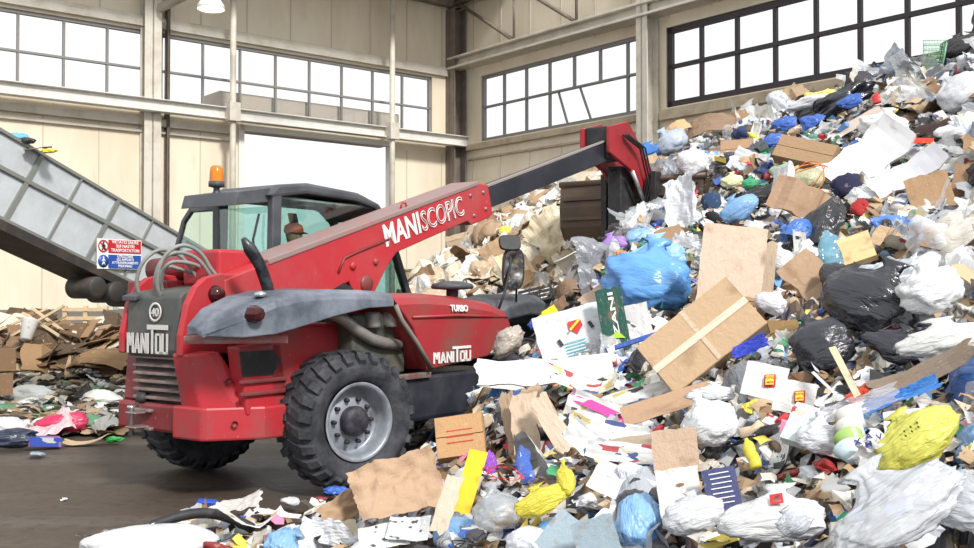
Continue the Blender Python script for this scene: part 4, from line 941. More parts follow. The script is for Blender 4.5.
# ================================================================ loose pieces all over the heap
rng = random.Random(11)
OCC = []   # places of singled-out pieces (px, py, rx, ry), so that fill does not bury them
WHITE = [('white', (.76, .76, .76)), ('white', (.68, .71, .77)), ('off-white', (.64, .60, .53)), ('pale grey', (.42, .45, .50)), ('grey', (.24, .25, .28)), ('dark grey', (.05, .05, .06))]  # dark grey pieces stand in for shaded crevices
DEFS = [  # name, kind, size in metres, count, colours, noun, category, group
    ('plastic_bag', 'bag', (.30, .55), 190, WHITE + [('light blue', (.22, .42, .72)), ('blue', (.06, .18, .55)), ('black', (.02, .02, .025))], 'knotted plastic bag', 'plastic bag', 'small knotted bags in the heap'),
    ('film_wad', 'wad', (.14, .34), 205, WHITE * 2 + [('blue', (.05, .15, .55)), ('yellow', (.80, .66, .08)), ('green', (.08, .35, .14)), ('red', (.60, .05, .05)), ('black', (.02, .02, .02))], 'plastic film wad', 'plastic wrap', 'wads of film in the heap'),
    ('clear_film', 'clear', (.25, .55), 190, [('clear', (.80, .84, .88)), ('milky', (.75, .77, .80))], 'see-through film', 'plastic film', 'see-through films in the heap'),
    ('plastic_sheet', 'filmsheet', (.22, .52), 200, WHITE * 2 + [('blue', (.08, .20, .60)), ('black', (.02, .02, .025)), ('grey', (.30, .31, .33))], 'rumpled plastic sheet', 'plastic sheet', 'rumpled sheets in the heap'),
    ('paper_sheet', 'sheet', (.16, .38), 195, WHITE + [('cream', (.72, .64, .50)), ('tan', (.55, .42, .28))], 'bent scrap of paper', 'paper', 'paper scraps in the heap'),
    ('magazine', 'printed', (.20, .34), 200, [('white', (.72, .72, .70)), ('cream', (.62, .57, .46))], 'colour-printed page', 'magazine page', 'printed pages in the heap'),
    ('newspaper', 'news', (.22, .42), 90, [('grey', (.62, .62, .60)), ('white', (.80, .80, .78))], 'creased newspaper page', 'newspaper', 'newspaper pages in the heap'),
    ('flattened_box', 'board', (.22, .60), 200, [('brown', (.36, .22, .12)), ('tan', (.52, .37, .23)), ('dark brown', (.20, .12, .07))], 'flattened cardboard box', 'cardboard box', 'flattened boxes in the heap'),
    ('cardboard_scrap', 'torn', (.14, .40), 205, [('brown', (.38, .24, .13)), ('tan', (.52, .37, .23)), ('white', (.78, .76, .72)), ('dark brown', (.16, .10, .06))], 'torn cardboard scrap', 'cardboard', 'cardboard scraps in the heap'),
    ('plastic_bottle', 'bottle', (.22, .33), 100, [('clear', (.70, .76, .80)), ('blue', (.20, .42, .68)), ('green', (.10, .40, .20))], 'squashed plastic bottle', 'bottle', 'plastic bottles in the heap'),
    ('detergent_bottle', 'jug', (.18, .26), 50, [('white', (.80, .80, .80)), ('yellow', (.80, .60, .06)), ('blue', (.04, .12, .50))], 'opaque bottle', 'bottle', 'opaque bottles in the heap'),
    ('drinks_can', 'can', (.10, .14), 70, [('red', (.55, .03, .03)), ('silver', (.55, .56, .58)), ('blue', (.04, .10, .45)), ('green', (.05, .30, .10))], 'dented drinks can', 'can', 'drinks cans in the heap'),
    ('food_tray', 'tray', (.16, .26), 80, [('white', (.84, .84, .84)), ('black', (.02, .02, .02)), ('blue', (.10, .25, .55)), ('yellow', (.78, .62, .12))], 'food tray', 'tray', 'food trays in the heap'),
    ('paper_cup', 'cup', (.09, .14), 50, [('white', (.84, .84, .82)), ('red', (.55, .06, .05))], 'cup', 'cup', 'cups in the heap'),
    ('drink_carton', 'carton', (.16, .26), 90, [('white', (.82, .82, .80)), ('blue', (.10, .18, .34))], 'flattened drink carton', 'carton', 'drink cartons in the heap'),
    ('cord', 'cord', (.25, .45), 30, [('white', (.78, .78, .76)), ('black', (.02, .02, .02))], 'tangled cord', 'cord', 'cords in the heap'),
    ('rag', 'rag', (.18, .40), 160, [('dark blue', (.03, .05, .14)), ('black', (.02, .02, .025)), ('red', (.35, .04, .04)), ('brown', (.15, .10, .07)), ('grey', (.28, .28, .28))], 'rumpled rag', 'rag', 'rags in the heap'),
    ('paper_ball', 'balls', (.10, .22), 290, WHITE + [('cream', (.70, .62, .48)), ('tan', (.50, .36, .23))], 'scrunched paper ball', 'paper', 'paper balls in the heap'),
]
def zone(px, py, p):
    if px < 600 and p.y > 12: return 'on the far slope behind the boom'
    if p.y > 15: return 'high up under the long dark window'
    if px < 470 and py > 440: return 'at the foot of the heap by the wheel'
    if p.y > 10: return 'half-way up the right-hand slope'
    if px > 760: return 'low down right of the taped box' if py > 300 else 'above the black bags'
    if px > 600: return 'on the slope around the taped box'
    return 'on the slope before the bonnet'
def free(px, py, r):
    for (x, y, rx, ry) in OCC:
        if ((px - x) / (rx + r * .35)) ** 2 + ((py - y) / (ry + r * .35)) ** 2 < 1: return False
    return True
def spot(bias=1.4, lo=120):
    while True:
        px, py = rng.uniform(lo, 1010), rng.uniform(35, 560)
        if px < 600 and py < 180 or px < 415 and py < 440: continue
        if py > 548 and rng.random() < .5: continue
        p = hit(px, py)
        if p is None: continue
        h = H1(p.x, p.y)
        if h < .05 and (p.z > .2 or px > 460 or p.y > 9 or p.x < -2.1): continue
        if p.z < .02 and not (px > 200 and py > 485): continue
        if rng.random() > min(1, (p.y / 15) ** bias): continue
        # clear of the machine
        L = Matrix.Rotation(-R(55), 2) @ Vector((p.x - TO[0], p.y - TO[1]))
        if -1.4 < L.x < 3.3 and -1.3 < L.y < 1.4: continue
        return px, py, p
def fill():
    for name, kind, (s0, s1), cnt, cols, noun, cat, grp in DEFS:
        k = 0; tries = 0
        while k < cnt and tries < cnt * 9:
            tries += 1
            px, py, p = spot(); s = rng.uniform(s0, s1) * (.75 if p.y < 7 else 1) * (1.05 + .35 * min(1, p.y / 18)) * rng.choice((.8, 1, 1, 1.25))
            if not free(px, py, s * F / p.y * .5): continue
            beige = px < 610 and p.y > 13  # far slope: pale papers, with the door's glare put into their colours
            if beige and kind in ('bottle', 'jug', 'can', 'rag', 'clear', 'tray') and rng.random() < .8: continue
            hol = noise.noise(p * 1.5) + .5 * noise.noise(p * 3.1)
            if hol < -.18 and rng.random() < .7: continue
            cn, cc = rng.choice(cols); fac = rng.uniform(.7, 1.08)
            if beige: cn, cc = rng.choice([('cream', (.74, .66, .52)), ('tan', (.56, .42, .28)), ('off-white', (.80, .76, .68)), ('white', (.84, .83, .80)), ('brown', (.38, .25, .15))])
            n = normal(p.x, p.y); me = rng.choice(LIB[kind])
            size = 'big' if s > s0 + .6 * (s1 - s0) else 'small'
            o = new_obj(name, me, f'{size} {cn} {noun} {zone(px, py, p)}', cat, grp, tuple(min(1, c * fac) for c in cc))
            nn = (n + Vector((rng.gauss(0, .38), rng.gauss(0, .38) - .25, rng.gauss(0, .2)))).normalized()
            q = nn.to_track_quat('Z', 'Y').to_matrix() @ Matrix.Rotation(rng.uniform(0, 6.28), 3, 'Z')
            asp = rng.uniform(.65, 1.0)
            M4 = q.to_4x4() @ Matrix.Diagonal((s, s * asp, s * rng.uniform(.8, 1.1), 1)); M4.translation = p + n * (rng.uniform(-.02, .09) + .16 * max(-.3, hol)) if H1(p.x, p.y) > .1 else p + n * .05
            o.matrix_world = M4; k += 1
            if kind in ('bottle', 'jug') and p.y < 11:
                sub(o, 'cap', CAPM, rng.choice([(.05, .12, .5), (.7, .05, .05), (.85, .85, .85), (.05, .4, .15)]))
                if kind == 'bottle': sub(o, 'bottle_label', LABM, (.8, .82, .85))
def scraps():
    """fine shreds too many to count"""
    vs, fs, cs = [], [], []
    pal = [(.70, .70, .70), (.60, .62, .68), (.52, .48, .42), (.72, .72, .70), (.42, .29, .17), (.28, .18, .10), (.05, .12, .42), (.15, .35, .62), (.03, .03, .03), (.60, .05, .06), (.80, .62, .08), (.06, .32, .14), (.45, .45, .46), (.70, .22, .38), (.52, .40, .28)]
    wts = [8, 7, 8, 5, 8, 8, 3, 2.5, 9, .9, 1.1, .9, 7, .5, 6]
    for _ in range(8500):
        px, py, p = spot(1.0)
        if 404 < px < 474 and 355 < py < 428: continue
        if noise.noise(p * 1.5) + .5 * noise.noise(p * 3.1) < -.15 and rng.random() < .6: continue
        s = rng.uniform(.02, .075) * (.7 + .6 * min(1, p.y / 15)); n = normal(p.x, p.y)
        nn = (n + Vector((rng.gauss(0, .5), rng.gauss(0, .5), rng.gauss(0, .3)))).normalized()
        q = nn.to_track_quat('Z', 'Y').to_matrix() @ Matrix.Rotation(rng.uniform(0, 6.28), 3, 'Z')
        c = rng.choices(pal, wts)[0]
        if px < 610 and p.y > 13: c = rng.choice([(.74, .66, .52), (.56, .42, .28), (.80, .76, .68), (.84, .83, .80), (.32, .2, .12)])  # far-slope shreds hold the door's glare in their pale colours too
        o = len(vs); asp = rng.uniform(.4, 1.2); c0 = p + n * rng.uniform(.0, .10)
        for i in range(3):
            for j in range(3):
                z = rng.uniform(-.35, .35) * s
                vs.append(tuple(c0 + q @ Vector(((i - 1) * s + rng.uniform(-.3, .3) * s, (j - 1) * s * asp + rng.uniform(-.2, .2) * s, z))))
        for i in range(2):
            for j in range(2): a = o + i * 3 + j; fs.append((a, a + 3, a + 4, a + 1)); cs.append(c)
    me = bpy.data.meshes.new('scraps'); me.from_pydata(vs, [], fs)
    ca = me.color_attributes.new('own_colour', 'FLOAT_COLOR', 'CORNER')
    ca.data.foreach_set('color', [v for f, c in zip(fs, cs) for _ in f for v in (*c, 1)])
    m, nt, b, out = nodes_of('shreds'); a = nd(nt, 'ShaderNodeAttribute'); a.attribute_name = 'own_colour'; nt.links.new(a.outputs['Color'], b.inputs['Base Color']); b.inputs['Roughness'].default_value = .5
    finish(me, m, False); o = bpy.data.objects.new('litter_scraps', me); COL.objects.link(o)
    tag(o, 'fine torn scraps of paper, film and card strewn over the big heap', 'litter', kind='stuff')
# ================================================================ pieces that can be singled out
LIB['panel'] = [g_sheet(300 + i, T_BOARD, .05, 3, 10, thick=.02, tear=.02, asp=.85) for i in range(3)]
LIB['flat'] = [g_sheet(310 + i, T_PAPER, .05, 3, 10, tear=.01, asp=.7) for i in range(2)]
LIB['slab'] = [g_sheet(320, T_HARD, .04, 3, 12, thick=.05, tear=.03, asp=.35, curl=.2)]
LIB['drape'] = [g_sheet(330 + i, T_CLEAR, .09, 12, 40, smooth=True, tear=.03) for i in range(2)]
LIB['kraft'] = [g_sheet(335 + i, T_BOARD, .30, 8, 26, tear=.04, thick=.006, asp=.8) for i in range(3)]
LIB['longblob'] = [g_blob(340, T_FILM, .25, 12, 4, .6, 0, fine=.08, asp=.5), g_blob(341, T_BLACK, .3, 12, 4, .5, 0, fine=.1, asp=.45)]
def g_box(m, w=1., h=.62, d=.34, flaps=True, t=.012):
    mb = MB(); a, b, c = w / 2, h / 2, d
    mb.box(-a, a, -b, b, 0, t); mb.box(-a, -a + t, -b, b, 0, c); mb.box(a - t, a, -b, b, 0, c); mb.box(-a, a, -b, -b + t, 0, c); mb.box(-a, a, b - t, b, 0, c)
    if flaps:
        mb.box(-a * .98, a * .98, -b * .99, -.006, c, c + t); mb.box(-a * .99, a * .97, .006, b * .98, c + .004, c + t + .004)
    return mb_mesh(mb, m)
def g_curved(m, seed=0):
    """a strip of board curling round"""
    mb = MB(); secs = []
    for i in range(16):
        a = -1.1 + 2.6 * i / 15; r = .45 + .03 * math.sin(i * 2.1)
        for_ = [(r * math.cos(a), -.28 + .02 * math.sin(i * 1.7), r * math.sin(a)), (r * math.cos(a), .28 + .03 * math.sin(i), r * math.sin(a)), ((r - .03) * math.cos(a), .28, (r - .03) * math.sin(a)), ((r - .03) * math.cos(a), -.28, (r - .03) * math.sin(a))]
        secs.append(for_)
    mb.loft(secs); return mb_mesh(mb, m)
def g_basket(m):
    mb = MB()
    for k in range(7):
        z = k / 6; w = .35 + .1 * z
        mb.tube([(w, w * .7, z), (-w, w * .7, z), (-w, -w * .7, z), (w, -w * .7, z)], .012, 5, closed=True)
    for k in range(28):
        a = 2 * math.pi * k / 28; c, s = math.cos(a), math.sin(a); q = max(abs(c), abs(s)); c /= q; s /= q
        mb.tube([(c * .35, s * .245, 0), (c * .45, s * .315, 1)], .010, 5)
    mb.v = [(x, z - .5, -y) for x, y, z in mb.v]; return mb_mesh(mb, m)
def g_crate(m):
    mb = MB(); 
    for z in (0, .11, .22, .33):
        for s in (-1, 1): mb.box(-.5, .5, s * .33 - .012, s * .33 + .012, z, z + .07); mb.box(s * .5 - .012, s * .5 + .012, -.33, .33, z, z + .07)
    for x in (-.49, -.16, .16, .49):
        for s in (-1, 1): mb.box(x - .02, x + .02, s * .34 - .01, s * .34 + .01, 0, .4)
    mb.box(-.5, .5, -.33, .33, -.01, .01); mb.v = [(x, z - .2, -y) for x, y, z in mb.v]; return mb_mesh(mb, m)
def hero(*a, **k):
    OCC.append((a[2], a[3], a[4] * .5, a[5] * .5)); return put(*a, **k)
def flatmark(o, name, pts_or_text, m, x, y, size, ang=0, z=None, sx=1.):
    """print on the face of a piece, in its own unit space"""
    z = z if z is not None else max((v.co.z for v in o.data.vertices if abs(v.co.x - x) < .2 and abs(v.co.y - y) < .2), default=.03) + .012
    M = Matrix.Translation((x, y, z)) @ Matrix.Rotation(R(ang), 4, 'Z')
    S = o.matrix_world.to_scale(); M = M @ Matrix.Diagonal((1, S.x / S.y, 1, 1)) if not ang else M
    if isinstance(pts_or_text, str): return text_obj(name, text_mesh(pts_or_text, size, .003, size * .02, sx=sx, align='CENTER'), m, o, M)
    mb = MB(); mb.prism(pts_or_text, 0, .006, 'z'); mb.v = [tuple(M @ Vector(v)) for v in mb.v]; return mb.build(name, m, o)
def sqr(w, h): return [(-w / 2, -h / 2), (w / 2, -h / 2), (w / 2, h / 2), (-w / 2, h / 2)]
INK = mat('ink_black', (.03, .03, .035), .6); INKR = mat('ink_red', (.55, .03, .03), .5); INKB = mat('ink_navy', (.02, .04, .22), .5); INKG = mat('ink_green', (.01, .07, .05), .5); LIME = mat('ink_lime', (.35, .60, .04), .5)
INKM = mat('ink_magenta', (.75, .06, .32), .5); INKY = mat('ink_yellow', (.80, .62, .04), .5); INKT = mat('ink_teal', (.10, .45, .50), .5); INKBR = mat('ink_brown', (.25, .12, .06), .5); MAROON = mat('ink_maroon', (.30, .02, .06), .5)
WT = (.66, .66, .66); WTB = (.70, .74, .82); TAN = (.52, .36, .22); PALE = (.62, .46, .33); BRN = (.38, .24, .13); LBL = (.12, .33, .70); BLU = (.04, .14, .52); BK = (.015, .015, .02); YEL = (.62, .54, .05); CREAM = (.70, .62, .48)
OCC.append((440, 395, 42, 36)); OCC.append((480, 350, 26, 20))
# --- around the bonnet and the middle
o = hero('plastic_bag', 'bag', 652, 305, 96, 88, -20, .6, .5, LBL, 'big blue bag stuffed full, left of the taped cardboard box', 'plastic bag', 0)
o = hero('plastic_bag', 'bag', 668, 286, 64, 44, 10, .6, 1.5, (.28, .52, .82), 'light blue printed bag lobe lying on top of the big blue bag', 'plastic bag', 1)
for i in range(4): flatmark(o, 'print_line', sqr(.24, .02), INKB, .0, .10 - i * .05, 1)
o = hero('newspaper', 'news', 640, 346, 52, 22, -38, .6, 1.4, WT, 'strip of newsprint under the lower edge of the big blue bag', 'newspaper', 0)
box = g_box(T_BOARD)
o = hero('cardboard_box', box, 706, 346, 112, 62, 36, .75, .05, TAN, 'large taped brown carton right of the big blue bag', 'cardboard box', extra=.22)
me = MB().box(-.5, .5, -.035, .035, .353, .362).box(-.5, -.492, -.035, .035, .12, .36).box(.492, .5, -.035, .035, .12, .36).mesh('t'); me.materials.append(T_FILM); sub(o, 'packing_tape', me, (.72, .62, .48))
me = MB().box(-.02, .02, -.30, .31, .352, .359).box(-.30, .32, -.316, -.308, .02, .06).mesh('t'); me.materials.append(T_FILM); sub(o, 'packing_tape', me, (.60, .48, .34))
o = hero('cardboard_box', 'panel', 732, 266, 64, 84, -9, .8, .3, (.66, .50, .39), 'pale upright carton flap standing above the taped box', 'cardboard box', 0, extra=.42)
hero('cardboard_box', 'panel', 762, 270, 26, 66, -12, .6, .1, (.46, .36, .26), 'greyish carton side just right of the pale upright flap', 'cardboard box', 1, extra=.28)
hero('cardboard_box', 'panel', 700, 302, 12, 60, -24, .3, 0, (.16, .09, .05), 'dark brown carton side between blue bag and taped box', 'cardboard box', 2)
o = hero('fruit_box', 'panel', 575, 340, 74, 66, 14, .7, .4, (.72, .76, .80), 'white fruit box panel with a red crest, before the bonnet tip', 'fruit box', 0, extra=.2)
flatmark(o, 'crest', [(-.09, .08), (.09, .08), (.10, -.02), (0, -.12), (-.10, -.02)], INKR, .06, .16, 1); flatmark(o, 'crest_band', sqr(.2, .03), INKY, .06, .16, 1, 35, z=.075)
for x, y in ((-.20, -.02), (.27, .12)): flatmark(o, 'hand_hole', sqr(.05, .10), INK, x, y, 1, 20)
for i in range(5): flatmark(o, 'print_line', sqr(.3, .012), INKT, .0, -.05 - i * .045, 1)
o = hero('fruit_box', 'panel', 613, 320, 27, 68, 8, .7, .5, (.01, .07, .055), 'dark green box side printed ZANI in white', 'fruit box', 1, extra=.36)
flatmark(o, 'lettering', 'ZANI', WHT, .16, .06, .27, 90, sx=1.0); flatmark(o, 'lime_triangle', [(-.3, .0), (.35, -.1), (.1, .2)], LIME, .0, -.25, 1)
hero('fruit_box', 'panel', 636, 332, 34, 62, 8, .6, .2, (.55, .55, .55), 'grey box end right of the ZANI side', 'fruit box', 2, extra=.16)
hero('strap', 'plank', 640, 346, 50, 5, 14, .6, 3, (.03, .09, .38), 'dark blue strip crossing below the big blue bag', 'plastic strip', extra=.3)
hero('foam_sheet', 'slab', 548, 380, 140, 30, 0, .65, .8, (.88, .89, .92), 'long white foam sheet lying below the bonnet', 'foam sheet', extra=.28)
hero('paper_sheet', 'flat', 504, 376, 50, 30, -18, .5, .6, (.72, .70, .64), 'white peaked sheet at the left end of the foam sheet', 'paper', extra=.24)
for i, (x, y, a, w, h) in enumerate(((528, 430, -82, 78, 30), (512, 424, -75, 74, 18), (556, 432, -62, 84, 22), (540, 408, -60, 50, 24))):
    hero('corrugated_sheet', 'torn', x, y, w, h, a, .55, .6, [(.50, .38, .28), (.34, .24, .16), (.60, .47, .36), (.42, .30, .2)][i], ['upright brown corrugated sheet leaning below the foam sheet', 'dark thin corrugated sheet leftmost of the upright ones', 'pale corrugated sheet leaning right below the foam sheet', 'short corrugated sheet wedged directly under the foam sheet'][i], 'cardboard', i, extra=.2)
o = hero('cardboard_box', box, 463, 442, 48, 42, 6, .7, .1, (.48, .28, .13), 'brown carton with red print behind the front wheel gap', 'cardboard box', extra=.15)
for i in range(3): flatmark(o, 'print_line', sqr(.55, .02), INKR, 0, .08 - i * .09, 1, z=.36)
for i, (x, y, w, h, a, c, l) in enumerate(((404, 503, 92, 70, 24, (.43, .29, .19), 'large crumpled brown wrapping sheet by the wheel'), (350, 512, 60, 26, 35, (.38, .25, .15), 'narrow kraft sheet left of the large crumpled brown one'))):
    hero('kraft_paper', 'kraft', x, y, w, h, a, .6, .5, c, l, 'wrapping paper', i, extra=.2)
hero('corrugated_sheet', 'torn', 448, 508, 64, 20, 78, .6, .6, (.55, .48, .38), 'pale strip of board upright right of the large brown wrapping sheet', 'cardboard', 1, extra=.24)
for i, (x, y, w, h, a) in enumerate(((385, 541, 50, 30, 12), (412, 535, 44, 26, -8))): hero('newspaper', 'news', x, y, w, h, a, .6, .6, (.76, .77, .78), ['printed newspaper page under the brown wrapping sheet', 'second newspaper page right under the brown wrapping sheet'][i], 'newspaper', i, extra=.22)
hero('plastic_folder', 'flat', 470, 482, 70, 20, 80, .6, .8, (.72, .50, .02), 'upright yellow plastic sleeve above the yellow bag', 'folder', extra=.25, mat_=T_HARD)
hero('plastic_bag', 'bag', 545, 512, 60, 36, 25, .6, .6, YEL, 'bright yellow bag with handles at the heap foot', 'plastic bag', 2, extra=.2)
hero('plastic_bag', 'bag', 571, 492, 20, 44, 8, .5, 1., YEL, 'yellow handle end of the bright bag at the heap foot', 'plastic bag', 3, extra=.24)
hero('cardboard_box', 'panel', 562, 536, 36, 46, -40, .7, .4, (.30, .38, .44), 'slate blue carton half below the yellow bag', 'cardboard box', 0, extra=.2)
hero('cardboard_box', 'panel', 596, 538, 44, 40, 14, .7, .4, (.24, .31, .36), 'second slate blue carton half right of the first', 'cardboard box', 1, extra=.2)
hero('plastic_bag', 'bag', 500, 520, 50, 60, 10, .5, .3, (.55, .58, .62), 'grey-white translucent bag left of the yellow bag', 'plastic bag', 4, mat_=T_CLEAR)
hero('plastic_bottle', 'bottle', 527, 470, 18, 44, 10, .5, .6, (.05, .15, .6), 'blue crushed bottle between the upright corrugated sheets', 'bottle', 0, extra=.2)
hero('plastic_wrapper', 'wad', 491, 469, 14, 30, 0, .5, .6, (.25, .05, .45), 'purple wrapper right of the yellow sleeve', 'wrapper', 1, extra=.2)
hero('ribbon', 'cord', 505, 476, 16, 46, 80, .5, .6, (.60, .03, .05), 'red ribbon hanging right of the purple wrapper', 'ribbon', 0, extra=.24)
# printed pages stack
for i, (x, y, w, h, a, c, l, v) in enumerate(((600, 418, 72, 30, -32, WT, 'magazine with a magenta band below the fruit box', 0), (612, 440, 84, 26, -24, WT, 'white brochure under the magenta magazine', 1), (590, 398, 70, 22, -14, (.74, .72, .6), 'cream brochure right under the foam sheet end', 2), (640, 396, 76, 16, 4, WT, 'white pamphlet above the brown board', 3), (632, 460, 90, 22, -20, WT, 'lowest brochure of the fanned stack', 4), (590, 448, 60, 26, -50, WT, 'curled brochure left in the fanned stack', 0))):
    o = hero('magazine', 'printed', x, y, w, h, a, .55, .6, c, l, 'magazine', v, extra=.14 + .03 * (i % 3))
    if i == 0: flatmark(o, 'magenta_band', [(-.45, .0), (.45, -.06), (.45, .06), (-.45, .14)], INKM, 0, .05, 1)
hero('corrugated_sheet', 'panel', 668, 404, 96, 30, 8, .45, .5, (.42, .27, .17), 'brown flat board left of the white bag', 'cardboard', 0, extra=.24)
hero('corrugated_sheet', 'torn', 630, 448, 100, 22, -14, .4, .5, (.40, .32, .24), 'long grey-brown board under the fanned brochures', 'cardboard', 1, extra=.14)
hero('paper_sheet', 'flat', 622, 486, 66, 34, -32, .6, .5, (.62, .63, .72), 'pale lilac sheet below the fanned brochures', 'paper', 1, extra=.2)
hero('cardboard_box', 'panel', 676, 452, 46, 44, 2, .8, .5, (.50, .36, .26), 'square brown carton panel left of the white bag', 'cardboard box', 1, extra=.24)
o = hero('cardboard_box', 'panel', 680, 494, 44, 50, 4, .8, .5, (.80, .80, .78), 'white carton panel with an oval hand hole', 'cardboard box', 2, extra=.22)
flatmark(o, 'hand_hole', [(.10 * math.cos(a), .035 * math.sin(a)) for a in [i * .524 for i in range(12)]], INKBR, .05, .12, 1)
hero('plastic_bag', 'bag', 716, 438, 58, 64, 20, .6, .5, (.82, .84, .86), 'plump white bag left of the dark gap', 'plastic bag', 4, extra=.16)
hero('plastic_bag', 'bag', 716, 402, 46, 24, -10, .6, .6, (.80, .82, .86), 'flat white bag on top of the plump white bag', 'plastic bag', 0, extra=.22)
o = hero('printed_wrap', 'flat', 722, 490, 34, 46, 4, .7, .5, (.05, .06, .16), 'navy printed wrapper below the plump white bag', 'wrapper', 0, extra=.22)
for i in range(7): flatmark(o, 'print_line', sqr(.6, .03), WHT, .02 * (i % 3), .26 - i * .08, 1)
hero('plastic_bag', 'bag', 700, 524, 70, 50, 5, .5, .4, (.72, .74, .78), 'white translucent bag at the bottom left of the front white sack', 'plastic bag', 3)
o = hero('plastic_bag', 'bag', 785, 530, 110, 66, -6, .55, .45, (.78, .79, .80), 'front white sack with a small red logo', 'plastic bag', 1, extra=.14)
flatmark(o, 'red_logo', sqr(.10, .09), INKR, .02, .14, 1); flatmark(o, 'logo_hand', [(-.03, -.02), (.03, -.03), (.02, .03), (-.02, .02)], WHT, .02, .14, 1)
hero('plastic_bag', 'bag', 805, 540, 40, 40, 30, .5, .9, (.72, .76, .82), 'pale blue-white crumple on the front white sack', 'plastic bag', 2, extra=.2)
def tagcard(x, y, w, h, a, l):
    o = hero('price_card', 'flat', x, y, w, h, a, .75, .6, (.80, .79, .77), l, 'card', 0, extra=.28)
    flatmark(o, 'red_square', sqr(.26, .26), INKR, .12, .02, 1, 12); flatmark(o, 'yellow_square', sqr(.20, .19), INKY, .12, .02, 1, 12, z=.09); flatmark(o, 'lettering', 'TUTTO', INKR, .12, .04, .07, 12, z=.1); flatmark(o, 'lettering', 'A META', INKR, .12, -.05, .06, 12, z=.1)
tagcard(765, 382, 42, 36, -18, 'white card with a red and yellow square, upper of two'); tagcard(795, 398, 40, 34, -16, 'white card with a red and yellow square, lower of two')
hero('detergent_bottle', 'jug', 753, 458, 14, 34, 10, .6, .6, YEL, 'yellow bottle in the dark gap right of the white bag', 'bottle', 0, extra=.16)
o = hero('milk_carton', 'carton', 803, 434, 24, 44, -28, .6, .6, (.60, .72, .74), 'pale teal carton right of the yellow bottle', 'carton', 0, extra=.2)
hero('plastic_bag', 'bag', 824, 444, 42, 48, -10, .55, .4, (.66, .68, .72), 'round translucent bag lobe left of the stacked cups', 'plastic bag', 1, extra=.18)
for i in range(4): hero('paper_cup', 'cup', 856, 430 + i * 11, 30, 24, 4, .3, .5, [(.82, .80, .76), (.78, .76, .72), (.35, .55, .15), (.55, .68, .72)][i], ['topmost white cup of the nested cups', 'second white cup of the nested cups', 'lime banded cup of the nested cups', 'pale blue lowest cup of the nested cups'][i], 'cup', extra=.24)
o = hero('paper_bag', 'balls', 880, 466, 52, 34, 0, .6, .8, (.80, .79, .78), 'white lettered paper bag under the nested cups', 'paper bag', 1, extra=.22)
for x, y, t in ((-.2, .05, 'X'), (.02, .12, 'A'), (.2, .0, 'V'), (-.02, -.12, 'M')): flatmark(o, 'lettering', t, INKB, x, y, .18)
o = hero('plastic_bag', 'bag', 925, 455, 102, 66, 28, .6, .5, (.60, .58, .10), 'large translucent yellow bag with green print at right', 'plastic bag', 3, extra=.2)
for i in range(6): flatmark(o, 'green_mark', [(.010 * math.cos(a), .016 * math.sin(a)) for a in (0, 1, 2.4, 3.5, 5)], INKG, -.10 + .07 * (i % 3) + .02 * (i // 3), -.08 + .08 * (i // 3), 1)
hero('clear_film', g_blob(351, T_VEIL, .22, 9, 5, .45, .35, fine=.05, asp=.75), 900, 520, 150, 96, 28, .6, .3, (.74, .77, .82), 'big see-through film across the bottom right corner', 'plastic film', 0, extra=.3)
hero('clear_film', g_blob(352, T_VEIL, .2, 9, 5, .5, .2, fine=.05), 965, 512, 80, 66, -20, .6, .4, (.72, .76, .82), 'see-through film below the large yellow bag', 'plastic film', 1, extra=.26)
hero('clear_film', 'clear', 860, 412, 90, 26, 4, .5, .5, (.76, .76, .84), 'see-through film over the nested cups', 'plastic film', 2, extra=.2)
o = hero('paper_sheet', 'flat', 914, 420, 58, 24, -8, .6, .6, (.80, .77, .80), 'white sheet with maroon script above the large yellow bag', 'paper', 0, extra=.24)
flatmark(o, 'lettering', 'Grazie', MAROON, .02, -.06, .3)
hero('plastic_sheet', 'filmsheet', 905, 402, 84, 22, 3, .5, .5, (.05, .22, .62), 'flat bright blue sheet right of the wooden stick', 'plastic sheet', 1, extra=.18)
hero('wooden_stick', 'plank', 848, 380, 58, 7, -64, .7, 4, (.70, .60, .42), 'pale wooden slat standing out before the black bags', 'stick', extra=.35)
hero('straw', 'plank', 827, 390, 34, 3, -48, .7, 6, (.80, .80, .80), 'thin white stick left of the wooden slat', 'stick', extra=.34)
hero('plastic_wrapper', 'filmsheet', 862, 394, 36, 16, 20, .5, .5, (.62, .07, .02), 'orange-red wrapper right of the wooden slat', 'wrapper', 2, extra=.22)
hero('corrugated_sheet', 'torn', 925, 380, 110, 26, 6, .45, .6, (.22, .17, .13), 'dark brown soiled board above the flat blue sheet', 'cardboard', 2, extra=.2)
# --- black bags and right side
for x, y, w, h, a, v, l in ((872, 322, 96, 88, -38, 0, 'large shiny black bin bag in the middle of the right slope'), (825, 356, 60, 70, 20, 1, 'black bin bag left below the large shiny one'), (848, 288, 62, 44, -44, 2, 'upper black bin bag with torn mouth'), (900, 350, 70, 44, -30, 3, 'black bin bag tail running down to the white bag')):
    hero('bin_bag', 'liner', x, y, w, h, a, .6, .4, (.012, .013, .022), l, 'bin bag', v, extra=.12)
hero('plastic_bag', 'bag', 948, 352, 96, 46, -4, .55, .5, (.78, .78, .76), 'long white bag right of the black bags', 'plastic bag', 4, extra=.18)
hero('plastic_bag', 'bag', 935, 306, 66, 62, 10, .6, .5, (.86, .87, .88), 'bright white bag above the long white bag', 'plastic bag', 0, extra=.2)
hero('plastic_bag', 'bag', 925, 275, 34, 30, 40, .6, .6, (.85, .85, .86), 'small white bag with a handle loop on top of the bright one', 'plastic bag', 2, extra=.22)
hero('clear_film', 'clear', 890, 290, 80, 30, 24, .5, .6, (.62, .68, .78), 'grey-blue film above the shiny black bag', 'plastic film', 1, extra=.2)
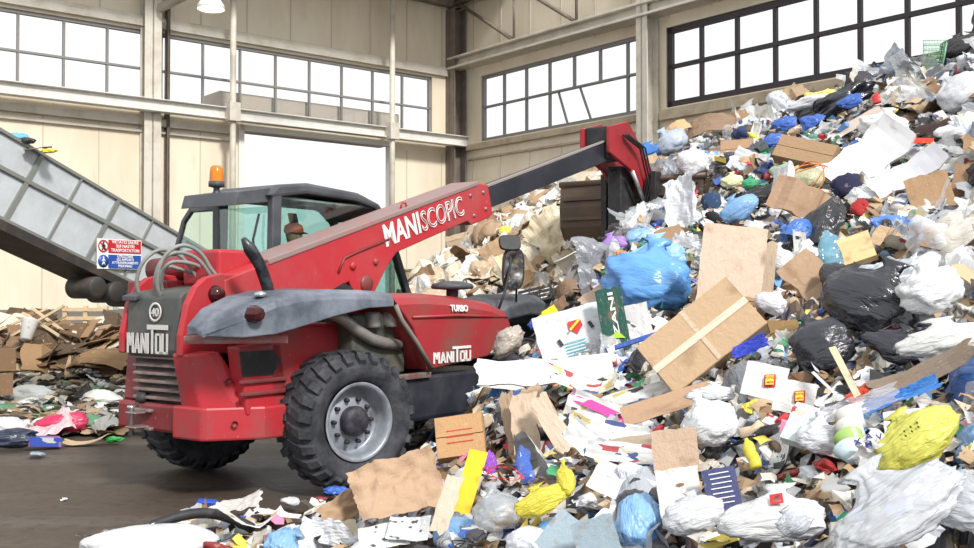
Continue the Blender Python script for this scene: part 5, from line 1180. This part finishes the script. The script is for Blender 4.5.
hero('plastic_bottle', 'bottle', 832, 258, 24, 46, 4, .65, .6, (.22, .50, .66), 'large light blue water bottle left of the bread pack', 'bottle', 0, extra=.2)
hero('bread_pack', 'carton', 860, 256, 32, 32, 8, .65, .6, (.72, .55, .28), 'golden bread pack right of the blue water bottle', 'food pack', 1, extra=.22, mat_=trash_mat('bread_print', .3, 'board'))
hero('corrugated_sheet', g_curved(T_BOARD), 800, 292, 60, 40, -52, .5, .3, (.40, .27, .17), 'curled carton strip left of the black bags', 'cardboard', extra=.14)
hero('cardboard_box', 'panel', 778, 330, 40, 24, -20, .5, .4, (.26, .16, .06), 'brown card right of the taped carton', 'cardboard box', 0)
hero('plastic_sheet', 'filmsheet', 752, 352, 40, 16, 6, .5, .6, (.03, .06, .55), 'royal blue plastic right of the taped carton', 'plastic sheet', 0, extra=.18)
hero('plastic_bag', 'bag', 782, 268, 30, 36, 0, .6, .4, (.80, .80, .83), 'white bag right of the pale upright flap', 'plastic bag', 3, extra=.18)
hero('plastic_bag', 'bag', 776, 308, 34, 30, -30, .6, .4, (.76, .74, .80), 'white bag wrap below the curled carton strip', 'plastic bag', 1, extra=.16)
hero('plastic_bag', 'bag', 741, 217, 42, 32, 30, .6, .5, (.20, .38, .66), 'blue bag behind the pale upright flap', 'plastic bag', 2, extra=.12)
hero('corrugated_sheet', g_curved(T_BOARD), 780, 222, 50, 40, -30, .5, .3, (.34, .22, .14), 'curled brown board right of the blue bag', 'cardboard', extra=.12)
hero('plastic_bag', 'filmsheet', 787, 204, 26, 52, -14, .6, .6, (.86, .87, .9), 'white sheet hanging over the curled brown board', 'plastic sheet', 3, extra=.24)
hero('corrugated_sheet', 'panel', 818, 216, 60, 16, 48, .4, .5, (.44, .33, .23), 'brown board leaning below the orange edged bag', 'cardboard', 2, extra=.14)
hero('plastic_bag', 'bag', 806, 190, 44, 40, 20, .5, .4, (.42, .42, .26), 'olive bag with an orange edge', 'plastic bag', 4, extra=.1)
hero('cord', 'cord', 808, 184, 48, 34, 30, .5, .5, (.75, .2, .03), 'orange band round the olive bag', 'band', 1, extra=.22)
hero('rag', 'rag', 848, 190, 30, 30, 0, .5, .5, (.02, .02, .06), 'dark blue rag below the white panels', 'rag', 0, extra=.14); hero('rag', 'rag', 863, 210, 20, 26, 0, .5, .5, (.35, .02, .02), 'dark red rag right below the dark blue rag', 'rag', 1, extra=.14)
hero('foam_board', 'slab', 868, 162, 92, 50, 40, .6, .4, (.80, .80, .82), 'broad white panel high on the right slope', 'foam board', extra=.2)
hero('foam_board', 'slab', 908, 182, 80, 28, 28, .6, .8, (.68, .68, .73), 'longer white panel right below the broad one', 'foam board', extra=.28)
hero('plastic_bag', 'bag', 886, 136, 52, 36, -20, .6, .5, (.84, .84, .86), 'white bag just above the broad white panel', 'plastic bag', 0, extra=.14)
hero('plastic_bag', 'wad', 890, 115, 20, 14, 0, .6, .5, (.75, .60, .12), 'yellow wad above the white bag on the right slope', 'plastic wrap', 0, extra=.2)
hero('corrugated_sheet', 'panel', 931, 198, 42, 50, 8, .7, .5, (.38, .24, .13), 'dark tan board below the longer white panel', 'cardboard', 1, extra=.2)
hero('corrugated_sheet', 'panel', 958, 190, 14, 60, -20, .6, .5, (.30, .18, .10), 'narrow brown board at the right of the dark tan one', 'cardboard', 0, extra=.2)
hero('rag', 'rag', 928, 138, 50, 26, 10, .5, .5, (.04, .02, .02), 'black rag right of the white bag on the upper slope', 'rag', 2, extra=.14)
hero('plastic_strip', 'plank', 920, 143, 26, 6, -14, .6, 2, (.70, .06, .02), 'red strip lying on the black rag', 'strip', extra=.3)
hero('plastic_bag', 'bag', 952, 136, 30, 20, -4, .6, .5, (.80, .80, .82), 'white tub-shaped bag on the black rag', 'plastic bag', 1, extra=.22)
hero('carton_card', 'flat', 957, 120, 12, 10, 0, .7, .6, (.75, .68, .35), 'pale yellow card above the white tub-shaped bag', 'card', extra=.2)
hero('plastic_bag', 'bag', 962, 102, 50, 44, 40, .6, .5, (.72, .74, .78), 'large pale bag near the top right', 'plastic bag', 3, extra=.14)
hero('wire_basket', g_basket(T_HARD), 935, 62, 22, 32, -6, .8, .3, (.20, .42, .26), 'green wire basket at the crest of the heap', 'basket', extra=.25)
hero('bin_bag', 'liner', 962, 52, 40, 26, 0, .6, .5, (.012, .012, .012), 'black bin bag at the top right crest', 'bin bag', 1, extra=.2)
hero('cardboard_box', box, 808, 160, 60, 26, -32, .5, .1, (.36, .23, .13), 'long brown carton left of the broad white panel', 'cardboard box', extra=.16)
hero('cardboard_box', 'panel', 856, 124, 60, 14, 30, .4, .5, (.50, .42, .36), 'long pale board left of the upper white bag', 'cardboard box', 1, extra=.14)
hero('bin_bag', 'longblob', 832, 118, 90, 28, 24, .5, .4, (.012, .012, .02), 'long black bin bag on the upper slope', 'bin bag', 1, extra=.06)
for x, y, l in ((775, 146, 'blue film wad left of the long black bag'), (812, 125, 'blue film wad on the long black bag'), (850, 106, 'blue film wad right of the yellow wads'), (784, 128, 'dark blue wad under the crest')): hero('film_wad', 'wad', x, y, 26, 16, 10, .5, .5, (.04, .12, .45), l, 'plastic wrap', int(x) % 6, extra=.2)
for x, y, l in ((812, 100, 'left yellow-green wad on the crest'), (826, 98, 'middle yellow-green wad on the crest'), (842, 98, 'right yellow-green wad on the crest')): hero('film_wad', 'wad', x, y, 18, 12, 0, .5, .6, (.68, .62, .16), l, 'plastic wrap', int(x) % 6, extra=.2)
hero('detergent_bottle', 'jug', 877, 100, 9, 12, 0, .6, .6, (.6, .03, .03), 'small red bottle between the crest wads', 'bottle', 0, extra=.25)
hero('plastic_bag', 'longblob', 815, 114, 44, 12, 4, .5, .8, (.8, .8, .82), 'flat white bag above the long black one', 'plastic bag', 0, extra=.22)
hero('plastic_bag', 'bag', 650, 157, 46, 22, 14, .5, .5, (.04, .18, .50), 'blue bag at the right end of the bucket lip', 'plastic bag', 1, extra=.15)
hero('plastic_bag', 'bag', 674, 148, 34, 34, 40, .5, .4, (.42, .48, .58), 'grey-blue bag above the bucket lip', 'plastic bag', 4, extra=.15)
hero('kraft_paper', 'torn', 678, 134, 30, 16, 40, .5, .6, (.55, .36, .2), 'tan scrap on the grey-blue bag', 'wrapping paper', 0, extra=.25)
hero('plastic_dome', 'bag', 722, 116, 20, 13, 0, .5, .6, (.80, .58, .02), 'yellow dome-shaped piece on the crest', 'plastic piece', 2, extra=.2, mat_=T_HARD)
hero('plastic_bag', 'longblob', 746, 108, 24, 14, -12, .5, .6, (.76, .80, .86), 'white and blue bag right of the yellow dome on the crest', 'plastic bag', 0, extra=.2)
hero('corrugated_sheet', 'torn', 712, 130, 50, 26, -10, .4, .4, (.26, .17, .11), 'brown board below the yellow dome', 'cardboard', 0, extra=.16)
hero('plastic_bag', 'bag', 697, 174, 32, 40, -10, .6, .6, (.84, .84, .86), 'white bag draped under the brown board', 'plastic bag', 2, extra=.2)
hero('plastic_bag', 'filmsheet', 682, 212, 34, 60, 0, .6, .5, (.76, .78, .82), 'white sheet hanging below the draped white bag', 'plastic sheet', 0, extra=.2)
hero('plastic_bag', 'bag', 733, 186, 24, 18, 0, .6, .5, (.74, .74, .44), 'pale yellow bag right of the draped white bag', 'plastic bag', 0, extra=.18)
hero('plastic_bag', 'bag', 751, 187, 18, 14, 0, .6, .5, (.05, .35, .16), 'green bag right of the pale yellow bag', 'plastic bag', 3, extra=.18)
hero('plastic_bag', 'bag', 784, 175, 24, 20, -20, .5, .4, (.30, .42, .28), 'pale green bag left of the olive bag', 'plastic bag', 1, extra=.14)
hero('cardboard_box', box, 738, 156, 32, 22, -6, .6, .1, (.40, .25, .15), 'small brown carton in the upper middle', 'cardboard box', extra=.14)
hero('rag', 'rag', 762, 199, 60, 20, 8, .4, .4, (.03, .03, .035), 'black rag above the blue bag', 'rag', 3, extra=.1)
hero('rag', 'rag', 712, 204, 20, 26, 0, .5, .4, (.02, .05, .12), 'dark teal rag between white sheet and blue bag', 'rag', 0, extra=.14)
hero('plastic_bag', 'bag', 617, 250, 36, 24, 20, .6, .6, (.36, .20, .58), 'purple bag below the bucket', 'plastic bag', 1, extra=.14)
hero('cord', 'cord', 603, 232, 36, 38, 40, .7, .8, (.85, .85, .85), 'white looping cord above the purple bag', 'cord', 0, extra=.2)
hero('cord', 'cord', 588, 250, 34, 22, -10, .7, .8, (.8, .8, .8), 'white looping cord left of the purple bag', 'cord', 1, extra=.2)
hero('plastic_wrapper', 'wad', 622, 258, 14, 12, 0, .6, .6, (.70, .22, .03), 'orange wrapper on the purple bag', 'wrapper', 2, extra=.24)
for x, y, w, h, a, c, l in ((568, 292, 26, 20, 10, (.20, .13, .08), 'dark brown card above the fruit box'), (596, 300, 30, 34, -60, (.45, .34, .26), 'tan curled card left of the big blue bag'), (556, 312, 34, 18, 20, (.24, .15, .09), 'soiled brown carton behind the fruit box')): hero('corrugated_sheet', 'torn', x, y, w, h, a, .4, .5, c, l, 'cardboard', int(x) % 5, extra=.2)
hero('plastic_crate', g_crate(T_HARD), 540, 305, 34, 18, 3, .5, .2, (.02, .02, .022), 'black slatted crate behind the front mudguard', 'crate', extra=.1)
hero('corrugated_sheet', g_curved(T_BOARD), 500, 292, 34, 26, 30, .5, .4, (.72, .52, .32), 'pale tan tray behind the mirror', 'cardboard', extra=.25)
hero('kraft_paper', 'filmsheet', 556, 240, 50, 60, 40, .6, .6, (.62, .52, .36), 'large cream sheet on the far slope left of the bucket', 'wrapping paper', 2, extra=.2)
hero('paper_roll', 'longblob', 576, 246, 20, 14, 50, .6, .6, (.80, .78, .72), 'white roll left below the bucket', 'paper roll', 0, extra=.24)
hero('kraft_paper', 'torn', 497, 255, 32, 24, 30, .6, .6, (.45, .30, .18), 'brown card on the far slope left of the mirror', 'cardboard', 1, extra=.2)
hero('plastic_wrapper', 'wad', 507, 232, 16, 10, 0, .6, .6, (.80, .70, .1), 'yellow wrapper on the far slope', 'wrapper', 3, extra=.2)
for i, (x, y) in enumerate(((543, 321), (551, 314))): hero('plastic_wrapper', 'flat', x, y, 15, 14, 30, .6, .6, (.80, .66, .02), ['lower yellow card beside the bonnet tip', 'upper yellow card beside the bonnet tip'][i], 'card', i, extra=.24)
hero('plastic_wrapper', 'wad', 538, 328, 18, 12, 30, .6, .6, (.03, .08, .4), 'blue wrapper below the yellow cards', 'wrapper', 1, extra=.22)
hero('paper_roll', 'longblob', 520, 352, 40, 26, 54, .5, .6, (.40, .35, .30), 'grey-brown rolled sheet at the bonnet corner', 'paper roll', 0, extra=.2)
# --- thin scatter on the floor in front of the wheel
for nm, k, x, y, w, h, a, c, l, cat, v in (
    ('bottle_cap', 'tray', 207, 505, 18, 9, 0, (.04, .12, .55), 'round blue lid lying alone on the floor', 'lid', 0), ('plastic_bag', 'filmsheet', 240, 514, 46, 26, 4, (.55, .52, .50), 'crumpled grey bag on the floor right of the blue lid', 'plastic bag', 0),
    ('paper_sheet', 'sheet', 276, 520, 50, 20, -14, (.72, .66, .64), 'white wrapper with red smears right of the crumpled grey bag', 'paper', 0), ('plastic_bag', 'bag', 292, 506, 20, 16, 0, (.76, .78, .82), 'small white bag behind the red-smeared wrapper', 'plastic bag', 1),
    ('film_wad', 'wad', 336, 496, 30, 14, 20, (.05, .14, .55), 'blue wad left of the brown wrapping sheet', 'plastic wrap', 1), ('plastic_sheet', 'filmsheet', 320, 528, 60, 26, 6, (.72, .74, .78), 'white sheet on the floor before the brown wrapping sheet', 'plastic sheet', 2),
    ('plastic_sheet', 'filmsheet', 352, 483, 50, 16, 30, (.62, .68, .74), 'pale wrapper just in front of the wheel', 'plastic sheet', 3), ('rag', 'rag', 322, 500, 18, 8, 0, (.3, .03, .06), 'dark red scrap before the wheel', 'rag', 1),
    ('magazine', 'printed', 250, 538, 60, 22, 10, (.7, .68, .64), 'printed page at the bottom edge beside the black bag', 'magazine', 2), ('plastic_wrapper', 'filmsheet', 344, 490, 40, 8, 30, (.55, .5, .1), 'yellow-green strip left of the brown wrapping sheet', 'wrapper', 4),
    ('film_wad', 'wad', 352, 536, 26, 20, 0, (.10, .10, .45), 'blue-violet wad at the bottom edge', 'plastic wrap', 3)):
    hero(nm, k, x, y, w, h, a, .2, .6, c, l, cat, v, extra=.05)
fill(); scraps()
# ================================================================ floor at the left: front bits, litter band, cardboard heap, pallet
def floor_at(px, py): 
    r = ray(px, py); t = (0 - CAM_Z) / r.z; return Vector((r.x * t, r.y * t, 0))
def mound(x, y):
    e = min(1, max(0, (y - 12.2) / 2)) * min(1, max(0, (-4.3 - x - (y - 12) * .12) / 1.2)) * min(1, max(0, (24 - y) / 1.5))
    p = Vector((x, y, 0)); return e * (.10 + .80 * math.exp(-((y - 20.5) / 2.6) ** 2)) + .1 * e * noise.noise(p * 1.7) + .08 * e * noise.cell(p * 3) - .03
def hit_mound(px, py):
    r = ray(px, py); t = 9.
    while t < 23.5:
        z = CAM_Z + r.z * t / r.y
        if z <= max(0, mound(r.x * t / r.y, t)): return t
        t += .06
    return None
def lay(name, kind, px, py, W, Hh, rz, z, col, label, cat, var=0, tilt=(0, 0), mat_=None, group=None, d=None, sz=None, raise_=0.):
    """W, Hh in metres; resting at height z; d gives the distance when the piece is not on the floor"""
    if d is None:
        r = ray(px, py); t = (z - CAM_Z) / r.z; p = Vector((r.x * t, r.y * t, z))
    else: p = at(px, py, d)
    me = LIB[kind][var % len(LIB[kind])] if isinstance(kind, str) else kind
    if mat_: me = me.copy(); me.materials.clear(); me.materials.append(mat_)
    o = new_obj(name, me, label, cat, group, col); dims = [max(v.co[i] for v in me.vertices) - min(v.co[i] for v in me.vertices) for i in range(3)]
    s = (W / dims[0], Hh / dims[1]); k = sz or min(s)
    M = Matrix.Rotation(R(rz), 4, 'Z') @ Matrix.Rotation(R(tilt[0]), 4, 'X') @ Matrix.Rotation(R(tilt[1]), 4, 'Y') @ Matrix.Diagonal((s[0], s[1], k, 1))
    zmin = min((M @ v.co).z for v in me.vertices)
    M.translation = Vector((p.x, p.y, p.z - (zmin if d is None else -raise_))); o.matrix_world = M
    return o
lay('plastic_bag', g_blob(345, T_FILM, .12, 8, 4, .6, 0, fine=.02, asp=.5), 152, 562, .85, .42, 14, .0, (.62, .63, .65), 'white bag lying at the bottom left of the floor', 'plastic bag', 0, sz=.42)
p0 = floor_at(168, 556); m = MB(); m.tube([(p0.x - .25 + .75 * t, p0.y + .10 + .16 * math.sin(t * 2.6), .12 + .10 * math.sin(t * 3.0)) for t in [i / 14 for i in range(15)]], .035, 10)
tag(m.build('rubber_hose', BLK), 'black rubber hose arching over the white bag', 'hose')
lay('bin_bag', 'liner', 208, 545, .34, .28, 10, 0, (.02, .02, .03), 'small black bag right of the rubber hose', 'bin bag', 2)
lay('plastic_sheet', 'filmsheet', 120, 552, .5, .3, 0, 0, (.76, .77, .80), 'white sheet under the rubber hose', 'plastic sheet', 1)
lay('paper_scrap', 'balls', 64, 501, .07, .04, 0, 0, (.7, .7, .7), 'tiny white scrap alone on the dark floor', 'paper', 1)
# coloured pieces on the floor edge
D = [('plastic_bag', 'bag', 66, 434, .62, .5, 20, (.55, .03, .10), 'crumpled magenta-red bag on the floor edge', 'plastic bag', 1), ('rag', 'filmsheet', 46, 437, .6, .45, 40, (.55, .42, .44), 'white and pink cloth left of the magenta-red bag', 'cloth', 0),
     ('plastic_bottle', 'bottle', 38, 456, .34, .14, -70, (.45, .58, .70), 'pale blue bottle nearest on the left floor', 'bottle', 0), ('drink_carton', 'carton', 44, 447, .34, .28, 30, (.04, .08, .40), 'blue printed carton behind the pale blue bottle', 'carton', 0),
     ('plastic_wrapper', 'wad', 113, 443, .24, .14, 0, (.04, .42, .08), 'bright green wrapper before the bumper', 'wrapper', 1), ('kraft_paper', 'torn', 86, 444, .5, .2, 10, (.48, .36, .22), 'tan scrap between the red bag and the green wrapper', 'paper', 2),
     ('corrugated_sheet', 'panel', 62, 412, 1.2, 1.1, 6, (.36, .35, .34), 'grey square board amid the left litter', 'board', 0), ('plastic_bag', 'liner', 12, 448, .6, .4, 0, (.02, .03, .06), 'dark bag at the left edge', 'bin bag', 0),
     ('plastic_bag', 'bag', 8, 436, .5, .4, 0, (.62, .62, .64), 'grey white bag above the dark bag at the left edge', 'plastic bag', 3), ('corrugated_sheet', 'torn', 112, 432, 1.2, .4, 2, (.20, .13, .09), 'dark brown board by the bumper', 'cardboard', 1),
     ('plastic_bag', 'bag', 100, 408, .7, .5, -10, (.62, .62, .60), 'white bag right of the grey board', 'plastic bag', 2), ('plastic_bag', 'bag', 30, 408, .8, .6, -10, (.40, .42, .42), 'grey bag left of the grey board', 'plastic bag', 4),
     ('plastic_bottle', 'bottle', 50, 393, .5, .15, -60, (.12, .40, .12), 'green bottle behind the grey board', 'bottle', 1), ('plastic_bag', 'wad', 32, 390, .5, .4, 0, (.55, .62, .56), 'pale green wad left of the green bottle', 'plastic wrap', 2)]
for nm, k, x, y, W, Hh, rz, c, l, cat, v in D: lay(nm, k, x, y, W, Hh, rz, .02, c, l, cat, v, tilt=(rng.uniform(-8, 8), rng.uniform(-8, 8)))
# the brown carton block at the extreme left
for i, (y, z, l) in enumerate(((408, .0, 'lowest brown carton at the left edge'), (395, .30, 'middle brown carton at the left edge'), (378, .62, 'upper brown carton at the left edge'))):
    o = lay('cardboard_box', box, -22, y, .85, .7, 20 + 7 * i, 0, (.22, .13, .07), l, 'cardboard box', d=None if i == 0 else 14.2)
    if i: o.matrix_world.translation.z = z
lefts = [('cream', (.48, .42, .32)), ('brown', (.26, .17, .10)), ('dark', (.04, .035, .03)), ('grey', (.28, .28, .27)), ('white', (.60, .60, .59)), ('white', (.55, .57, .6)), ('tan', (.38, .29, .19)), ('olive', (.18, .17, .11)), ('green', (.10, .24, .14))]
n_ = 0
for i in range(520):
    y = rng.uniform(368, 436) ** 1.0; x = rng.uniform(-20, 150); p = floor_at(x, y)
    if p.y > 21 or (x > 118 and y > 425): continue
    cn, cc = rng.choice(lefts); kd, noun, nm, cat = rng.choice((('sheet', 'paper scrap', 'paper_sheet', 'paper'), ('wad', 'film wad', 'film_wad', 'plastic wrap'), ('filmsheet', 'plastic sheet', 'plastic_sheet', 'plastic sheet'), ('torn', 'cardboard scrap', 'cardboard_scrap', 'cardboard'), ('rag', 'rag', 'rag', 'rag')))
    s = rng.uniform(.14, .42)
    dd = hit_mound(x, y)
    if dd is None: continue
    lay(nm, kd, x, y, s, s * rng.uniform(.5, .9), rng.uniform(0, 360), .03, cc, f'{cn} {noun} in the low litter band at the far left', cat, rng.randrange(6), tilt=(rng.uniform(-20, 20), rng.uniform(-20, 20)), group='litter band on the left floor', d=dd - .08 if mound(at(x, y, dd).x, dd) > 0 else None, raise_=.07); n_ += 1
# low mound under the litter band and under the cardboard
mb = MB(); vs = []; N1, N2 = 60, 50
for i in range(N1 + 1):
    for j in range(N2 + 1):
        x = -13 + 9.5 * i / N1; y = 11.5 + 13 * j / N2
        z = mound(x, y) + .03
        vs.append((x, y, z - .03))
fs = [(i * (N2 + 1) + j, (i + 1) * (N2 + 1) + j, (i + 1) * (N2 + 1) + j + 1, i * (N2 + 1) + j + 1) for i in range(N1) for j in range(N2)]
fs = [f for f in fs if max(vs[k][2] for k in f) > -.01]
me = bpy.data.meshes.new('mound'); me.from_pydata(vs, [], fs); me.materials.append(mat('trodden_litter', (.12, .10, .085), .9, dirt=(.05, .04, .035), amt=.9, scale=3, bump=1, bscale=12))
o = bpy.data.objects.new('trodden_litter', me); COL.objects.link(o); tag(o, 'low trodden mound of litter on the left floor', 'litter', kind='stuff')
# cardboard heap
k = 0
for i in range(290):
    x = rng.uniform(-25, 128); t = rng.random(); y = 374 - t * 46 * (1 - .15 * abs(x - 40) / 90); d = hit_mound(x, y)
    if y < 346 and 55 < x < 112: continue
    if y < 334: y += 4
    if d is None: d = 20.5 + rng.uniform(-.4, .4)
    d -= .1
    c = rng.choice([(.20, .12, .065), (.27, .165, .08), (.13, .075, .04), (.08, .05, .03), (.34, .25, .15), (.61, .55, .46), (.08, .05, .03)])  # soiled browns, darkened to put this side's shade and dark gaps into them
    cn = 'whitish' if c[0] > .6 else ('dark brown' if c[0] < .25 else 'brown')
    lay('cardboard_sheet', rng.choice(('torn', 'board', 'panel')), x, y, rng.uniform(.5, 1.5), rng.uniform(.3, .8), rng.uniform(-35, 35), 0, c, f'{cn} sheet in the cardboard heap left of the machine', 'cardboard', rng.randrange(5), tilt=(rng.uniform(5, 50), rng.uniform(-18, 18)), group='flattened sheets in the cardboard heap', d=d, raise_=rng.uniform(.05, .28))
lay('paper_cup', 'cup', 28, 331, .30, .36, 0, 0, (.78, .78, .77), 'white tub on top of the cardboard heap', 'tub', 0, tilt=(60, 20), d=17.6)
for i, (x, y, a, l) in enumerate(((38, 322, 30, 'left pale lath sticking up from the cardboard heap'), (48, 330, -32, 'middle pale lath slanting down the cardboard heap'), (56, 327, -36, 'right pale lath slanting down the cardboard heap'), (20, 322, 24, 'long pale lath at the left of the cardboard heap'))):
    lay('wooden_lath', 'plank', x, y, 1.1, .06, 0, 0, (.62, .50, .32), l, 'lath', d=18.2 + .1 * i, tilt=(0, -a), sz=1.)
lay('plastic_bag', 'bag', 101, 336, .55, .4, 0, 0, (.58, .50, .46), 'pale bag right of the pallet', 'plastic bag', 2, d=19.3)
lay('bin_bag', 'liner', 116, 325, .5, .5, 0, 0, (.10, .08, .075), 'dark sack beside the engine hood, behind', 'bin bag', 1, d=19.5)
# pallet leaning on end
pp = at(85, 337, 20); pal_ = root('pallet', (pp.x, pp.y, pp.z), R(8), 'pale wooden pallet standing on edge behind the cardboard heap', 'pallet')
WOOD = mat('pale_wood', (.62, .47, .28), .8, dirt=(.40, .28, .16), amt=.6, scale=5)
for z in (0, .16, .33, .5): MB().box(-.42, .42, -.03, -.01, z, z + .07).build('slat', WOOD, pal_)
for x in (-.42, -.04, .34): MB().box(x, x + .08, -.01, .08, -.02, .60).build('stringer', WOOD, pal_)
MB().box(-.42, .42, .08, .10, 0, .60).build('backing_board', mat('pallet_shade_wood', (.42, .33, .22), .9), pal_) if False else None
lay('plastic_box', g_box(T_HARD, 1, 1, .3), 109, 310, .3, .3, 0, 0, (.6, .6, .56), 'small pale box at the plinth right of the pallet', 'box', d=21.5)
# on the conveyor
for nm, k2, x, y, W, Hh, c, l, cat, v in (('plastic_bag', 'bag', 18, 137, .32, .22, (.12, .40, .66), 'light blue bag riding on the conveyor', 'plastic bag', 1), ('bin_bag', 'liner', 27, 141, .22, .2, (.02, .02, .02), 'black scrap right of the blue bag on the conveyor', 'bin bag', 2), ('kraft_paper', 'torn', 38, 148, .34, .2, (.26, .22, .18), 'brown scrap riding on the conveyor', 'paper', 1), ('film_wad', 'wad', 49, 151, .20, .16, (.80, .62, .03), 'yellow wad riding on the conveyor', 'plastic wrap', 3)):
    lay(nm, k2, x, y, W, Hh, 20, 0, c, l, cat, v, d=13.0)
# ================================================================ light and camera
w = bpy.data.worlds.new('sky'); SC.world = w; w.use_nodes = True
w.node_tree.nodes['Background'].inputs[0].default_value = (.97, .99, 1.0, 1); w.node_tree.nodes['Background'].inputs[1].default_value = .97
sl = bpy.data.lights.new('sun', 'SUN'); sl.energy = 3.5; sl.angle = R(9); sl.color = (1, .97, .92)
so = bpy.data.objects.new('sun', sl); COL.objects.link(so)
so.rotation_euler = Vector((.42, -.70, .72)).to_track_quat('Z', 'Y').to_euler()
cd = bpy.data.cameras.new('camera'); cam = bpy.data.objects.new('camera', cd); COL.objects.link(cam)
cd.sensor_width = 36; cd.lens = 36 * F / 974; cam.location = (0, 0, CAM_Z); cam.rotation_euler = (math.pi / 2 + PITCH, 0, 0); cd.clip_end = 200
SC.camera = cam
vs = SC.view_settings; vs.view_transform = 'Standard'; vs.look = 'None'; vs.gamma = 1; vs.use_curve_mapping = False; vs.exposure = 0.22
SC.cycles.max_bounces = 6; SC.cycles.transparent_max_bounces = 12; SC.cycles.caustics_reflective = False; SC.cycles.caustics_refractive = False
